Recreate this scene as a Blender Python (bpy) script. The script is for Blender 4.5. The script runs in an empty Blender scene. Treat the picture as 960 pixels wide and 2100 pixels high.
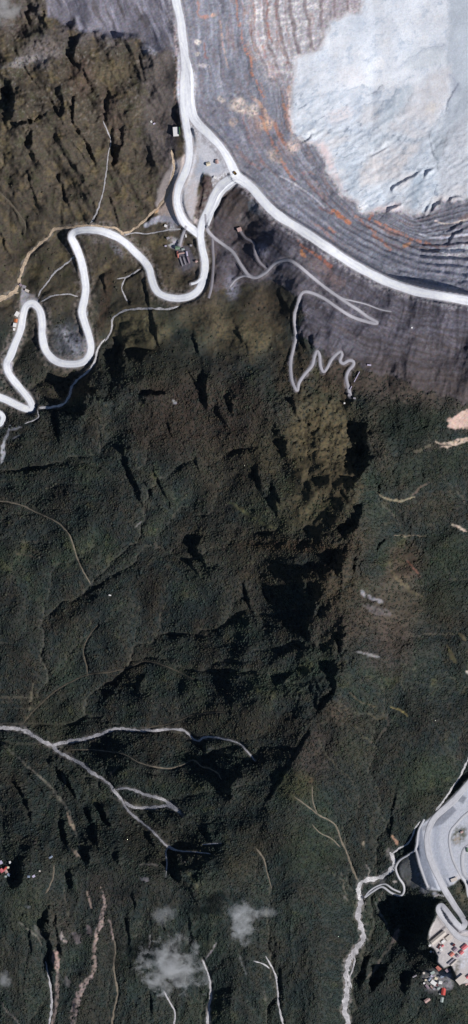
import bpy, bmesh, math, random, heapq
import numpy as np
from mathutils import Vector

random.seed(4)
P = 1.5                      # metres per photograph pixel
CX, CY = 480.0, 1050.0       # centre of the frame, in photograph pixels
H0 = 260.0                   # mean elevation taken as world z = 0
SUN_EL, SUN_AZ = 41.0, -28.0     # sun elevation; direction to the sun measured from +x towards +y
SHX, SHY = -math.cos(math.radians(SUN_AZ)), math.sin(math.radians(SUN_AZ))   # shadow direction in map axes (x right, y down)

scene = bpy.context.scene
col = scene.collection

# ------------------------------------------------------------------ numeric helpers
def srgb(r, g, b, k=1.0):
    out = []
    for v in (r, g, b):
        v /= 255.0
        out.append((v / 12.92 if v <= 0.04045 else ((v + 0.055) / 1.055) ** 2.4) * k)
    return np.array(out, np.float32)

def sstep(a, b, x):
    t = np.clip((x - a) / (b - a), 0, 1)
    return t * t * (3 - 2 * t)

def _hash(ix, iy, seed):
    h = (ix.astype(np.int64) * 374761393 + iy.astype(np.int64) * 668265263 + seed * 974634777) & 0xFFFFFFFF
    h = ((h ^ (h >> 13)) * 1274126177) & 0xFFFFFFFF
    h = ((h ^ (h >> 16)) * 2246822519) & 0xFFFFFFFF
    return ((h ^ (h >> 15)) & 0xFFFFFF).astype(np.float32) / 16777215.0

def vn(x, y, seed):
    """gradient noise about -1..1"""
    x0 = np.floor(x); y0 = np.floor(y)
    fx = (x - x0).astype(np.float32); fy = (y - y0).astype(np.float32)
    u = fx * fx * fx * (fx * (fx * 6 - 15) + 10); v = fy * fy * fy * (fy * (fy * 6 - 15) + 10)
    def g(dx, dy):
        a = _hash(x0 + dx, y0 + dy, seed) * 6.2831853
        return np.cos(a) * (fx - dx) + np.sin(a) * (fy - dy)
    a = g(0, 0); b = g(1, 0); c = g(0, 1); d = g(1, 1)
    return (a + (b - a) * u + (c - a) * v + (a - b - c + d) * u * v) * 1.5

def fbm(x, y, wl, octv=5, seed=0, gain=0.5, ridged=False):
    s = 0; a = 1.0; n = 0
    for o in range(octv):
        v = vn(x / wl + 17.3 * o, y / wl - 9.1 * o, seed + o)
        if ridged: v = 1 - 2 * np.abs(v)
        s = s + a * v; n += a
        a *= gain; wl *= 0.5
    return s / n

def poly_dist(X, Y, pts, closed=False):
    """distance, arc length and signed side (towards the shadow direction) of the nearest segment"""
    pts = np.asarray(pts, float)
    if closed: pts = np.vstack([pts, pts[:1]])
    best = np.full(X.shape, 1e18); arc = np.zeros(X.shape); side = np.zeros(X.shape); crs = np.zeros(X.shape)
    L = 0.0
    for (ax, ay), (bx, by) in zip(pts[:-1], pts[1:]):
        dx, dy = bx - ax, by - ay; l2 = dx * dx + dy * dy
        if l2 < 1e-9: continue
        t = np.clip(((X - ax) * dx + (Y - ay) * dy) / l2, 0, 1)
        px = X - (ax + t * dx); py = Y - (ay + t * dy)
        d2 = px * px + py * py
        m = d2 < best
        l = math.sqrt(l2)
        nx, ny = -dy / l, dx / l
        if nx * SHX + ny * SHY < 0: nx, ny = -nx, -ny
        best = np.where(m, d2, best); arc = np.where(m, L + t * l, arc)
        side = np.where(m, np.sign(px * nx + py * ny + 1e-9), side)
        crs = np.where(m, np.sign(dx * py - dy * px + 1e-9), crs)
        L += l
    return np.sqrt(best), arc, side, crs, L

def in_poly(X, Y, pts):
    ins = np.zeros(X.shape, bool); n = len(pts)
    for k in range(n):
        ax, ay = pts[k]; bx, by = pts[(k + 1) % n]
        if ay == by: continue
        c = ((ay > Y) != (by > Y)) & (X < (bx - ax) * (Y - ay) / (by - ay) + ax)
        ins ^= c
    return ins

def smooth_line(pts, step=4.0):
    """Catmull-Rom through the points, resampled about every step pixels"""
    p = np.asarray(pts, float)
    q = np.vstack([2 * p[0] - p[1], p, 2 * p[-1] - p[-2]])
    out = []
    for i in range(1, len(q) - 2):
        a, b, c, d = q[i - 1], q[i], q[i + 1], q[i + 2]
        n = max(1, int(math.hypot(*(c - b)[:2]) / step))
        for k in range(n):
            t = k / n
            out.append(0.5 * ((2 * b) + (-a + c) * t + (2 * a - 5 * b + 4 * c - d) * t * t + (-a + 3 * b - 3 * c + d) * t ** 3))
    out.append(p[-1])
    return np.array(out)

# ------------------------------------------------------------------ what the map shows (photograph pixels)
PIT_RIM = [(330, -900), (352, -200), (361, 0), (374, 75), (381, 150), (384, 215), (405, 255), (455, 305), (483, 360), (520, 390), (565, 440),
           (640, 488), (720, 540), (800, 582), (900, 608), (960, 618), (1060, 640), (1300, 640), (2000, 500)]
PIT_MID = [(560, -900), (552, -200), (548, 0), (557, 85), (580, 140), (597, 190), (603, 260), (640, 325), (690, 395), (740, 440), (800, 470),
           (870, 500), (960, 495), (1100, 470), (1400, 380), (2000, 100)]
PIT_IN = [(800, -900), (775, -200), (765, 0), (770, 100), (762, 250), (772, 350), (790, 410), (850, 445), (900, 428), (960, 412), (1100, 380), (1400, 200), (2000, -200)]
WHITE = [(745, -500), (743, 0), (735, 22), (712, 28), (690, 38), (675, 42), (668, 65), (657, 95), (640, 103), (628, 109), (612, 117), (605, 130), (600, 145),
         (604, 160), (600, 172), (598, 200), (597, 235), (600, 270), (612, 282), (640, 292), (655, 299), (664, 315), (672, 336), (668, 350), (685, 370), (700, 395), (718, 407),
         (735, 418), (750, 434), (775, 434), (800, 430), (822, 432), (850, 436), (880, 433), (898, 418), (908, 405), (930, 410), (960, 405), (1300, 300), (1300, -500)]

haul_a = [(350, -120), (357, -40), (361, 0), (369, 40), (374, 75), (378, 110), (381, 150), (382, 190), (386, 222), (405, 255), (430, 280), (455, 307), (473, 338), (484, 362),
          (500, 373), (522, 391), (545, 420), (568, 442), (600, 463), (640, 488), (680, 515), (720, 541), (760, 563), (800, 582), (850, 598), (900, 608), (960, 618), (1060, 640), (1300, 660)]
haul_b = [(378, 150), (377, 200), (379, 240), (385, 275), (389, 300), (387, 330), (378, 360), (367, 385), (363, 410), (368, 435), (379, 458), (395, 471), (408, 482)]
haul_c = [(484, 362), (468, 369), (450, 385), (437, 405), (427, 430), (416, 455), (411, 480), (414, 505), (419, 532), (419, 560), (412, 588), (396, 605), (370, 612), (340, 608),
          (322, 597), (312, 575), (306, 552), (295, 535), (275, 515), (255, 496), (235, 483), (210, 475), (178, 472), (154, 476), (147, 487), (155, 505), (165, 530), (172, 560),
          (176, 590), (173, 615), (168, 640), (175, 665), (183, 690), (186, 715), (178, 735), (160, 745), (130, 745), (107, 735), (92, 715), (87, 690), (86, 660), (80, 635),
          (67, 622), (54, 626), (47, 645), (40, 680), (30, 705), (21, 728), (12, 748), (20, 770), (40, 795), (60, 820), (63, 838), (48, 836), (22, 824), (0, 815), (-60, 795), (-200, 800)]
sec_a = [(421, 440), (425, 470), (438, 487), (455, 500), (478, 518), (495, 545), (510, 565), (525, 570), (545, 560), (565, 541), (590, 535), (612, 546), (640, 570), (680, 601),
         (715, 625), (735, 637), (755, 652), (773, 662), (764, 664), (722, 651), (690, 631), (660, 611), (630, 600), (617, 605), (611, 625), (604, 650), (607, 690), (602, 715),
         (596, 745), (598, 778), (605, 797), (610, 801), (613, 786), (625, 768), (640, 750), (645, 732), (650, 721), (655, 730), (657, 750), (663, 763), (670, 756), (680, 738),
         (690, 727), (698, 722), (701, 728), (697, 741), (704, 746), (715, 740), (724, 742), (724, 750), (714, 762), (710, 776), (714, 795), (718, 812)]
yard_a = [(1150, 1430), (1010, 1550), (960, 1608), (932, 1640), (898, 1670), (883, 1692), (876, 1720), (880, 1752), (893, 1787), (909, 1820), (930, 1853), (949, 1882), (953, 1895), (946, 1902), (934, 1893), (916, 1868),
          (905, 1857), (900, 1866), (914, 1888), (930, 1910), (944, 1923), (975, 1930), (1060, 1950)]
# name, points, half width (px), albedo tone
ROADS = [
    ('haul_road', haul_a, 9.0, 'haul', 'broad white gravel haul road curving round the pit'),
    ('haul_road', haul_b, 7.6, 'haul', 'white haul road branch west of the triangular pad'),
    ('haul_road', haul_c, 7.6, 'haul', 'white haul road winding in tight hairpins down the valley'),
    ('haul_road', [(-60, 835), (-12, 842), (4, 852), (3, 862), (-10, 872), (-80, 880)], 5.0, 'haul', 'short end of a white hairpin at the left edge'),
    ('haul_road', [(372, 90), (386, 130), (393, 165), (394, 205), (400, 240), (412, 258)], 5.0, 'haul', 'east lane of the haul road above the fork'),
    ('haul_road', [(505, 383), (486, 373), (468, 385), (453, 400), (443, 420), (433, 440), (424, 462)], 5.0, 'haul', 'second lane below the junction'),
    ('mountain_track', sec_a, 3.1, 'track', 'narrow pale zigzag mountain track'),
    ('mountain_track', [(436, 488), (437, 510), (438, 535), (437, 560), (434, 590), (428, 612)], 2.6, 'dirt', 'faint grey track east of the haul road'),
    ('mountain_track', [(472, 588), (484, 574), (500, 567), (518, 570)], 2.2, 'track', 'short pale track joining the zigzag'),
    ('mountain_track', [(668, 592), (700, 612), (722, 618), (750, 625), (780, 636), (802, 640)], 1.5, 'track', 'thin pale bench track'),
    ('mountain_track', [(490, 470), (503, 488), (521, 500), (524, 520), (532, 538), (548, 553)], 2.6, 'dirt', 'grey track below the lone building'),
    ('mountain_track', [(392, 583), (404, 579), (415, 568)], 2.6, 'haul', 'short white spur inside the hairpin'),
    ('mountain_track', [(382, 464), (374, 485), (369, 503)], 2.8, 'track', 'driveway to the camp'),
    ('haul_road', yard_a, 6.2, 'yard', 'pale road through the grey stockpile yard'),
    ('mountain_track', [(870, 1680), (858, 1705), (853, 1740), (838, 1753), (820, 1765), (812, 1781), (818, 1800), (828, 1815), (829, 1830), (821, 1838), (803, 1832), (784, 1820), (766, 1829), (749, 1842)], 2.0, 'yard', 'looping service road beside the yard'),
    ('mountain_track', [(822, 1831), (806, 1824), (790, 1814), (772, 1819), (757, 1830), (748, 1842)], 1.7, 'yard', 'upper strand of the service road'),
    ('mountain_track', [(1000, 1640), (958, 1668), (936, 1690), (924, 1706), (922, 1730), (929, 1763), (944, 1793), (956, 1812), (962, 1840), (980, 1860)], 2.6, 'yard', 'inner road of the yard'),
    ('mountain_track', [(853, 1742), (860, 1770), (870, 1800), (878, 1820)], 2.2, 'yard', 'short road along the yard edge'),
    ('mountain_track', [(990, 1730), (958, 1738), (948, 1760), (952, 1790), (965, 1800)], 4.0, 'yard', 'road at the right edge of the yard'),
]
# streams: points, half width at start, half width at end, tone
STREAMS = [
    ([(60, 1503), (28, 1497), (-10, 1494), (-90, 1478)], 4.0, 5.0, 'gravel'),
    ([(524, 1562), (515, 1550), (502, 1536), (490, 1525), (460, 1516), (432, 1512), (417, 1514), (406, 1521), (394, 1514), (385, 1505), (372, 1498), (345, 1497), (320, 1499), (290, 1500),
      (262, 1498), (236, 1496), (215, 1504), (190, 1513), (165, 1519), (140, 1523), (118, 1528), (102, 1531)], 1.2, 3.4, 'gravel'),
    ([(348, 1742), (340, 1735), (330, 1725), (312, 1706), (292, 1690), (270, 1672), (255, 1655), (247, 1640), (235, 1625), (220, 1608), (200, 1594), (180, 1582), (165, 1568), (140, 1556),
      (118, 1545), (102, 1531), (85, 1523), (60, 1508), (45, 1500)], 1.6, 4.0, 'gravel'),
    ([(371, 1671), (360, 1660), (345, 1648), (322, 1637), (300, 1632), (275, 1622), (252, 1618), (236, 1622)], 3.4, 2.0, 'gravel'),
    ([(366, 1664), (345, 1655), (318, 1657), (293, 1659), (270, 1656), (255, 1646)], 2.6, 2.6, 'gravel'),
    ([(345, 1735), (340, 1750), (342, 1772), (340, 1800)], 1.6, 0.8, 'gravel'),
    ([(432, 1752), (420, 1750), (395, 1748), (360, 1745), (345, 1735)], 0.8, 2.2, 'gravel'),
    ([(455, 1730), (435, 1731), (415, 1733)], 0.8, 1.2, 'gravel'),
    ([(455, 1600), (446, 1586), (430, 1577), (412, 1572), (396, 1560), (375, 1570), (350, 1577), (325, 1575), (300, 1570), (278, 1562), (262, 1552), (245, 1546), (220, 1543), (190, 1540), (140, 1540)], 1.5, 0.9, 'clay'),
    ([(602, 1632), (620, 1645), (640, 1660), (655, 1672), (680, 1685), (692, 1700), (700, 1725), (712, 1750), (722, 1780), (734, 1806)], 1.0, 2.0, 'clay'),
    ([(640, 1610), (641, 1640), (650, 1668)], 0.8, 1.2, 'clay'),
    ([(640, 1690), (655, 1707), (680, 1720), (698, 1738)], 0.8, 1.2, 'clay'),
    ([(985, 1520), (960, 1557), (945, 1590), (925, 1620), (905, 1648), (893, 1662)], 2.0, 1.6, 'white'),
    ([(862, 1684), (852, 1698), (846, 1715), (836, 1730), (818, 1741), (804, 1752)], 1.4, 1.8, 'white'),
    ([(800, 1748), (807, 1762), (809, 1775), (796, 1790), (776, 1802), (756, 1805), (742, 1810), (736, 1822), (738, 1838), (742, 1850)], 4.2, 4.4, 'white'),
    ([(743, 1845), (737, 1862), (735, 1880), (740, 1898), (746, 1915), (744, 1930), (732, 1948), (722, 1962), (714, 1980), (711, 2000), (713, 2025), (711, 2050), (708, 2075), (715, 2100), (722, 2160)], 4.5, 6.0, 'gravel'),
    ([(724, 1958), (728, 1972), (724, 1990), (718, 2010), (722, 2030)], 1.6, 1.6, 'gravel'),
    ([(366, 628), (348, 634), (320, 633), (300, 633), (276, 634), (258, 636), (240, 645), (230, 655), (229, 675), (215, 700)], 2.0, 1.6, 'gravel'),
    ([(215, 695), (200, 715), (196, 735), (188, 752), (170, 770), (155, 782), (146, 795), (142, 812), (130, 828), (112, 834), (80, 836)], 1.6, 2.6, 'white'),
    ([(76, 840), (78, 855), (68, 862), (50, 868)], 1.2, 1.2, 'gravel'),
    ([(395, 560), (396, 470)], 0.01, 0.01, 'gravel'),
    ([(352, 310), (358, 345), (356, 352), (348, 390), (338, 408), (325, 425), (312, 437), (298, 452), (286, 462), (268, 475), (252, 478)], 2.0, 2.2, 'ochre'),
    ([(256, 484), (240, 470), (214, 466), (180, 463), (150, 466), (128, 468), (110, 471), (102, 484), (80, 502), (60, 520), (50, 540), (42, 565), (34, 590), (20, 604), (-2, 612), (-80, 640)], 2.0, 3.6, 'ochre'),
    ([(38, 600), (24, 601), (10, 612), (-5, 618)], 1.2, 2.0, 'ochre'),
    ([(372, 470), (345, 472), (325, 476), (300, 480), (275, 478), (252, 484)], 1.5, 1.2, 'gravel'),
    ([(216, 370), (213, 390), (205, 420), (195, 445), (186, 458)], 1.2, 1.8, 'gravel'),
    ([(212, 250), (225, 280), (228, 295), (222, 320), (220, 345), (215, 375)], 1.2, 1.2, 'gravel'),
    ([(0, 395), (20, 415), (40, 440), (52, 460), (50, 480)], 0.8, 1.2, 'moor'),
    ([(154, 525), (130, 545), (110, 560), (100, 575), (90, 588), (82, 598), (78, 608)], 1.8, 1.4, 'gravel'),
    ([(160, 608), (140, 603), (110, 606), (95, 612), (84, 618)], 1.0, 1.6, 'gravel'),
    ([(288, 552), (272, 562), (258, 570), (250, 590), (258, 612), (263, 620)], 1.6, 1.2, 'gravel'),
    ([(270, 563), (255, 570), (240, 572)], 1.2, 1.4, 'gravel'),
    ([(-5, 1027), (20, 1030), (48, 1038), (70, 1049), (95, 1060), (118, 1072), (133, 1086), (142, 1098), (150, 1120), (156, 1140), (168, 1168), (185, 1198)], 1.4, 1.0, 'clay'),
    ([(400, 1395), (355, 1373), (325, 1362), (298, 1357), (275, 1365), (250, 1374), (220, 1380), (180, 1385), (140, 1402), (110, 1420), (85, 1442), (62, 1465), (46, 1485)], 1.0, 1.6, 'moor'),
    ([(200, 1282), (185, 1300), (174, 1320), (170, 1340), (176, 1365), (178, 1384)], 1.2, 1.2, 'moor'),
    ([(470, 1460), (430, 1462), (395, 1467), (370, 1477), (340, 1487), (300, 1494)], 1.0, 1.2, 'moor'),
    ([(110, 1775), (108, 1800), (100, 1822), (92, 1834)], 1.2, 1.8, 'clay'),
    ([(545, 1962), (555, 1980), (566, 2005), (570, 2035), (572, 2065), (580, 2100), (590, 2140)], 1.4, 2.0, 'gravel'),
    ([(520, 1972), (540, 1978), (553, 1988)], 1.6, 1.6, 'gravel'),
    ([(92, 1975), (98, 2005), (103, 2040), (104, 2075), (98, 2110)], 1.4, 2.4, 'gravel'),
    ([(233, 1930), (236, 1950), (232, 1980), (235, 2010), (240, 2040), (232, 2080), (228, 2110)], 1.6, 2.0, 'clay'),
    ([(335, 2035), (345, 2055), (358, 2080), (356, 2110)], 1.2, 1.8, 'gravel'),
    ([(415, 1970), (428, 2005), (432, 2040), (428, 2075), (425, 2110)], 1.4, 3.2, 'gravel'),
    ([(525, 1740), (540, 1760), (548, 1790), (558, 1825)], 1.4, 0.8, 'clay'),
]
STREAMS = [s for s in STREAMS if s[1] > 0.1]

# valley and ridge skeleton: (x, y, elevation)
SKEL = [
    [(245, 480, 300), (115, 470, 272), (60, 520, 250), (40, 570, 238), (0, 612, 222), (-120, 690, 185)],
    [(365, 630, 300), (300, 633, 288), (240, 642, 270), (215, 700, 248), (190, 750, 235), (145, 800, 212), (80, 836, 190), (40, 872, 170), (0, 930, 150), (-120, 965, 115)],
    [(525, 1560, 240), (490, 1525, 215), (430, 1512, 180), (405, 1522, 168), (375, 1500, 152), (240, 1497, 98), (102, 1531, 55), (30, 1498, 35), (-120, 1478, 0)],
    [(430, 1751, 235), (345, 1735, 185), (247, 1638, 122), (170, 1573, 85), (102, 1531, 55)],
    [(400, 1395, 205), (298, 1357, 155), (180, 1385, 105), (85, 1442, 65), (46, 1485, 40)],
    [(600, 1632, 330), (692, 1700, 270), (734, 1806, 216), (740, 1880, 190), (745, 1925, 172), (714, 1982, 148), (711, 2050, 128), (715, 2110, 112), (725, 2280, 80)],
    [(985, 1520, 310), (905, 1648, 280), (836, 1730, 266), (800, 1752, 246), (776, 1802, 222), (742, 1810, 214)],
    [(860, 1890, 205), (800, 1960, 175), (760, 2040, 150), (735, 2110, 120)],
    [(95, 1870, 170), (100, 1960, 125), (104, 2040, 90), (98, 2140, 55)],
    [(235, 1900, 180), (236, 1960, 145), (238, 2040, 100), (228, 2140, 60)],
    [(340, 1900, 190), (350, 2000, 130), (358, 2140, 60)],
    [(425, 2000, 150), (432, 2060, 110), (425, 2140, 75)],
    [(540, 1960, 200), (566, 2010, 165), (574, 2070, 135), (590, 2160, 95)],
    [(-20, 1030, 150), (70, 1049, 172), (133, 1086, 190), (168, 1168, 195)],
    [(0, 1330, 95), (100, 1290, 130), (180, 1300, 150)],
    [(370, 1040, 262), (300, 1130, 225), (190, 1190, 190), (60, 1200, 140), (-80, 1190, 95)],
    # ridges
    [(650, 795, 400), (720, 850, 425), (755, 900, 435), (750, 950, 435), (730, 1000, 440), (735, 1050, 440), (745, 1100, 432), (700, 1140, 430), (705, 1200, 425), (700, 1290, 420), (710, 1350, 410),
     (670, 1450, 376), (610, 1560, 325), (560, 1640, 300), (525, 1740, 276), (435, 1830, 262), (330, 1805, 250), (200, 1790, 226), (60, 1790, 195), (-120, 1790, 160)],
    [(665, 930, 398), (655, 1000, 390), (645, 1080, 388), (632, 1200, 376), (625, 1300, 362), (618, 1400, 334), (575, 1500, 292), (535, 1570, 264), (490, 1660, 242)],
    [(525, 1740, 276), (490, 1870, 238), (470, 1980, 200), (480, 2140, 130)],
    [(150, 815, 262), (235, 830, 290), (300, 800, 320), (350, 808, 328), (430, 775, 350), (500, 740, 365), (560, 840, 385), (610, 830, 395)],
    [(560, 840, 380), (570, 900, 375), (535, 980, 350), (560, 1050, 350), (420, 1120, 290), (480, 1240, 280), (440, 1400, 225)],
    [(240, 880, 265), (280, 980, 262), (330, 1060, 262)],
    [(300, 1440, 175), (400, 1440, 205), (520, 1450, 290), (620, 1400, 350)],
    [(250, 1560, 150), (360, 1600, 190), (440, 1640, 240), (520, 1650, 276)],
    [(0, 1560, 80), (100, 1640, 130), (200, 1740, 185)],
    [(150, 1850, 170), (160, 1950, 135), (150, 2100, 85)],
    [(205, 1840, 205), (200, 1950, 165), (170, 2060, 110)],
    [(285, 1870, 205), (300, 1980, 150), (300, 2110, 85)],
    [(40, 1880, 160), (40, 2000, 110), (30, 2130, 60)],
    [(800, 900, 415), (870, 880, 400), (970, 860, 385), (1150, 850, 350)],
    [(780, 1000, 405), (850, 1040, 375), (960, 1030, 335)],
    [(800, 1150, 395), (880, 1170, 365), (960, 1180, 335)],
    [(760, 1300, 395), (840, 1340, 375), (960, 1330, 345)],
    [(720, 1450, 360), (800, 1500, 335), (900, 1520, 325)],
    [(700, 1580, 310), (780, 1650, 290), (840, 1690, 284)],
    [(650, 1900, 235), (660, 2000, 190), (650, 2120, 150)], [(600, 1800, 285), (620, 1740, 300)],
    [(150, 80, 440), (165, 100, 440), (200, 190, 410), (215, 260, 385), (250, 330, 350), (260, 440, 318)],
    [(40, 40, 430), (60, 140, 425), (130, 290, 395), (190, 400, 340), (190, 450, 310)],
    [(0, 180, 400), (40, 270, 395), (80, 350, 365), (90, 440, 310)],
    [(-80, 300, 370), (-80, 450, 300)],
    [(300, 90, 440), (320, 220, 410), (330, 340, 365), (345, 420, 345)],
    [(357, -40, 455), (381, 150, 435), (389, 300, 415), (363, 410, 370), (408, 482, 345), (419, 545, 330), (370, 612, 312), (312, 575, 308), (255, 496, 305), (154, 476, 292), (172, 560, 276), (170, 640, 262), (185, 710, 250),
     (130, 745, 240), (87, 690, 232), (67, 622, 226), (40, 680, 214), (12, 748, 200), (60, 825, 186), (0, 815, 176)],
    [(484, 362, 405), (568, 442, 395), (720, 541, 390), (850, 598, 388), (960, 618, 390), (1200, 640, 390)],
    [(500, 460, 375), (560, 540, 372), (620, 600, 372), (700, 650, 372), (800, 680, 370), (960, 700, 372)],
    [(480, 590, 350), (600, 680, 372), (640, 750, 385), (720, 790, 400), (820, 780, 385), (960, 800, 375)],
    [(380, 700, 320), (480, 660, 345), (560, 640, 355), (580, 750, 375)],
    [(900, 1700, 290), (920, 1800, 282), (900, 1840, 278), (960, 1700, 295)],
    [(890, 1900, 275), (920, 1960, 268), (950, 2010, 262), (970, 1920, 272), (1100, 1900, 290)],
    [(880, 2070, 180), (960, 2090, 190), (820, 2080, 150)],
    [(-200, 100, 420), (-200, 1300, 40), (-200, 1700, 80), (-200, 2050, 60), (300, 2300, 20), (900, 2300, 120), (1200, 1300, 290), (1200, 1700, 320), (1200, 2100, 260), (300, -200, 480)],
]
# scarps: crest line, width of the shade it throws (px)
SCARPS = [
    ([(310, 2040), (316, 2090)], 5),
    ([(390, 1880), (400, 1950)], 7),
    ([(262, 1880), (270, 1960)], 6),
    ([(60, 1900), (66, 1960)], 5),
    ([(420, 1690), (440, 1730)], 8),
    ([(300, 1590), (330, 1600)], 6),
    ([(300, 1700), (320, 1740)], 7),
    ([(190, 1690), (205, 1740)], 10),
    ([(30, 1600), (55, 1640), (70, 1690)], 8),
    ([(95, 1560), (130, 1590), (160, 1640)], 8),
    ([(168, 78), (155, 108), (158, 130), (178, 150), (202, 192)], 11), ([(92, 12), (97, 45)], 12), ([(60, 20), (70, 60)], 7), ([(-5, 138), (24, 172), (32, 228), (28, 262)], 16),
    ([(25, 270), (60, 260), (66, 300), (92, 350)], 15), ([(48, 132), (80, 180), (112, 215), (152, 290), (197, 352)], 5), ([(158, 190), (152, 240), (172, 282), (194, 322), (214, 350)], 12),
    ([(222, 205), (226, 238)], 8), ([(262, 255), (252, 300), (232, 348)], 14), ([(228, 398), (240, 440), (252, 476)], 6), ([(122, 358), (148, 432)], 6), ([(60, 355), (80, 420)], 6),
    ([(290, 110), (300, 160)], 4), ([(232, 100), (247, 120)], 5), ([(30, 420), (48, 470)], 5), ([(0, 470), (20, 520)], 6), ([(305, 300), (320, 345)], 4), ([(120, 290), (165, 360)], 5),
    ([(302, 555), (303, 600), (322, 680), (328, 712)], 6), ([(252, 685), (256, 765)], 13), ([(148, 798), (190, 812), (238, 836)], 26), ([(152, 850), (178, 858)], 14), ([(212, 560), (218, 600)], 5), ([(120, 830), (122, 900)], 6),
    ([(285, 822), (305, 812), (350, 812)], 17), ([(420, 775), (428, 848)], 15), ([(388, 762), (405, 785)], 6), ([(400, 690), (412, 730)], 7), ([(470, 812), (478, 850)], 9), ([(445, 830), (470, 880)], 6), ([(605, 815), (612, 850)], 16), ([(562, 865), (582, 900), (592, 945)], 22),
    ([(525, 955), (540, 1008)], 8), ([(560, 1015), (572, 1062)], 11), ([(252, 915), (280, 990), (300, 1045)], 10), ([(315, 960), (355, 1045)], 6), ([(295, 985), (318, 1020)], 5), ([(345, 860), (352, 890)], 5), ([(400, 930), (410, 970)], 5), ([(418, 1095), (408, 1130), (426, 1165)], 14), ([(390, 1150), (412, 1180)], 6),
    ([(748, 880), (755, 945), (730, 990), (715, 1005)], 11), ([(752, 1035), (728, 1075), (708, 1108)], 20), ([(790, 1100), (775, 1140)], 10), ([(705, 1140), (700, 1195)], 19), ([(612, 1178), (630, 1222)], 16), ([(648, 1235), (632, 1295), (658, 1322)], 14),
    ([(735, 1140), (725, 1180)], 10), ([(700, 1285), (700, 1342)], 14), ([(610, 1180), (640, 1260)], 8), ([(685, 1360), (690, 1410), (655, 1468)], 11), ([(500, 1190), (520, 1255)], 8), ([(545, 1200), (560, 1240)], 6), ([(600, 1380), (570, 1410)], 12),
    ([(640, 1495), (588, 1585), (545, 1650)], 6), ([(50, 1758), (50, 1800), (20, 1832)], 20), ([(128, 1680), (138, 1740)], 8), ([(140, 1778), (152, 1832)], 12), ([(96, 1860), (106, 1955), (110, 2022)], 19), ([(112, 1870), (132, 1972)], 8),
    ([(178, 1735), (188, 1775)], 16), ([(375, 1785), (392, 1822)], 26), ([(490, 1590), (462, 1645)], 22), ([(910, 1842), (884, 1890), (880, 1955)], 55), ([(800, 1980), (770, 2050)], 18), ([(850, 2000), (830, 2050)], 16), ([(760, 1960), (742, 2040)], 9),
    ([(815, 1622), (800, 1722)], 5), ([(622, 688), (628, 712)], 8), ([(640, 690), (645, 720)], 6), ([(490, 680), (500, 700)], 8), ([(575, 600), (590, 630)], 6), ([(608, 655), (612, 705)], 4), ([(560, 990), (580, 1040)], 6), ([(690, 1000), (720, 1020)], 10),
    ([(240, 1745), (245, 1775)], 8), ([(275, 1830), (280, 1870)], 6), ([(330, 1880), (345, 1910)], 8), ([(550, 1925), (560, 1960)], 5), ([(575, 1980), (583, 2040)], 6), ([(130, 1600), (165, 1625)], 7), ([(60, 1590), (100, 1640)], 6), ([(205, 1650), (230, 1700)], 8), ([(180, 1660), (195, 1690)], 10),
    ([(470, 400), (450, 420), (440, 455)], 10), ([(425, 370), (416, 410), (402, 465)], 5), ([(630, 985), (640, 1010)], 5), ([(300, 1380), (280, 1420)], 5), ([(420, 1520), (425, 1550)], 7),
]
PIT_SCARPS = [
    ([(806, 395), (806, 384), (830, 372), (855, 360), (866, 347)], 5), ([(868, 366), (880, 352), (890, 348)], 6), ([(790, 438), (805, 430), (824, 421)], 8), ([(872, 436), (880, 420)], 5), ([(886, 436), (900, 420), (910, 404)], 8),
    ([(918, 416), (935, 405), (958, 408)], 5), ([(617, 293), (632, 288), (648, 274)], 3.6), ([(700, 392), (712, 390), (722, 384)], 2), ([(760, 322), (785, 308), (805, 300)], 2.4),
    ([(936, 180), (922, 205), (915, 230)], 1.6), ([(882, 270), (885, 300), (895, 325)], 1.8), ([(955, 455), (930, 470), (905, 480)], 5), ([(962, 468), (935, 482), (920, 500)], 6),
]

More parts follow.
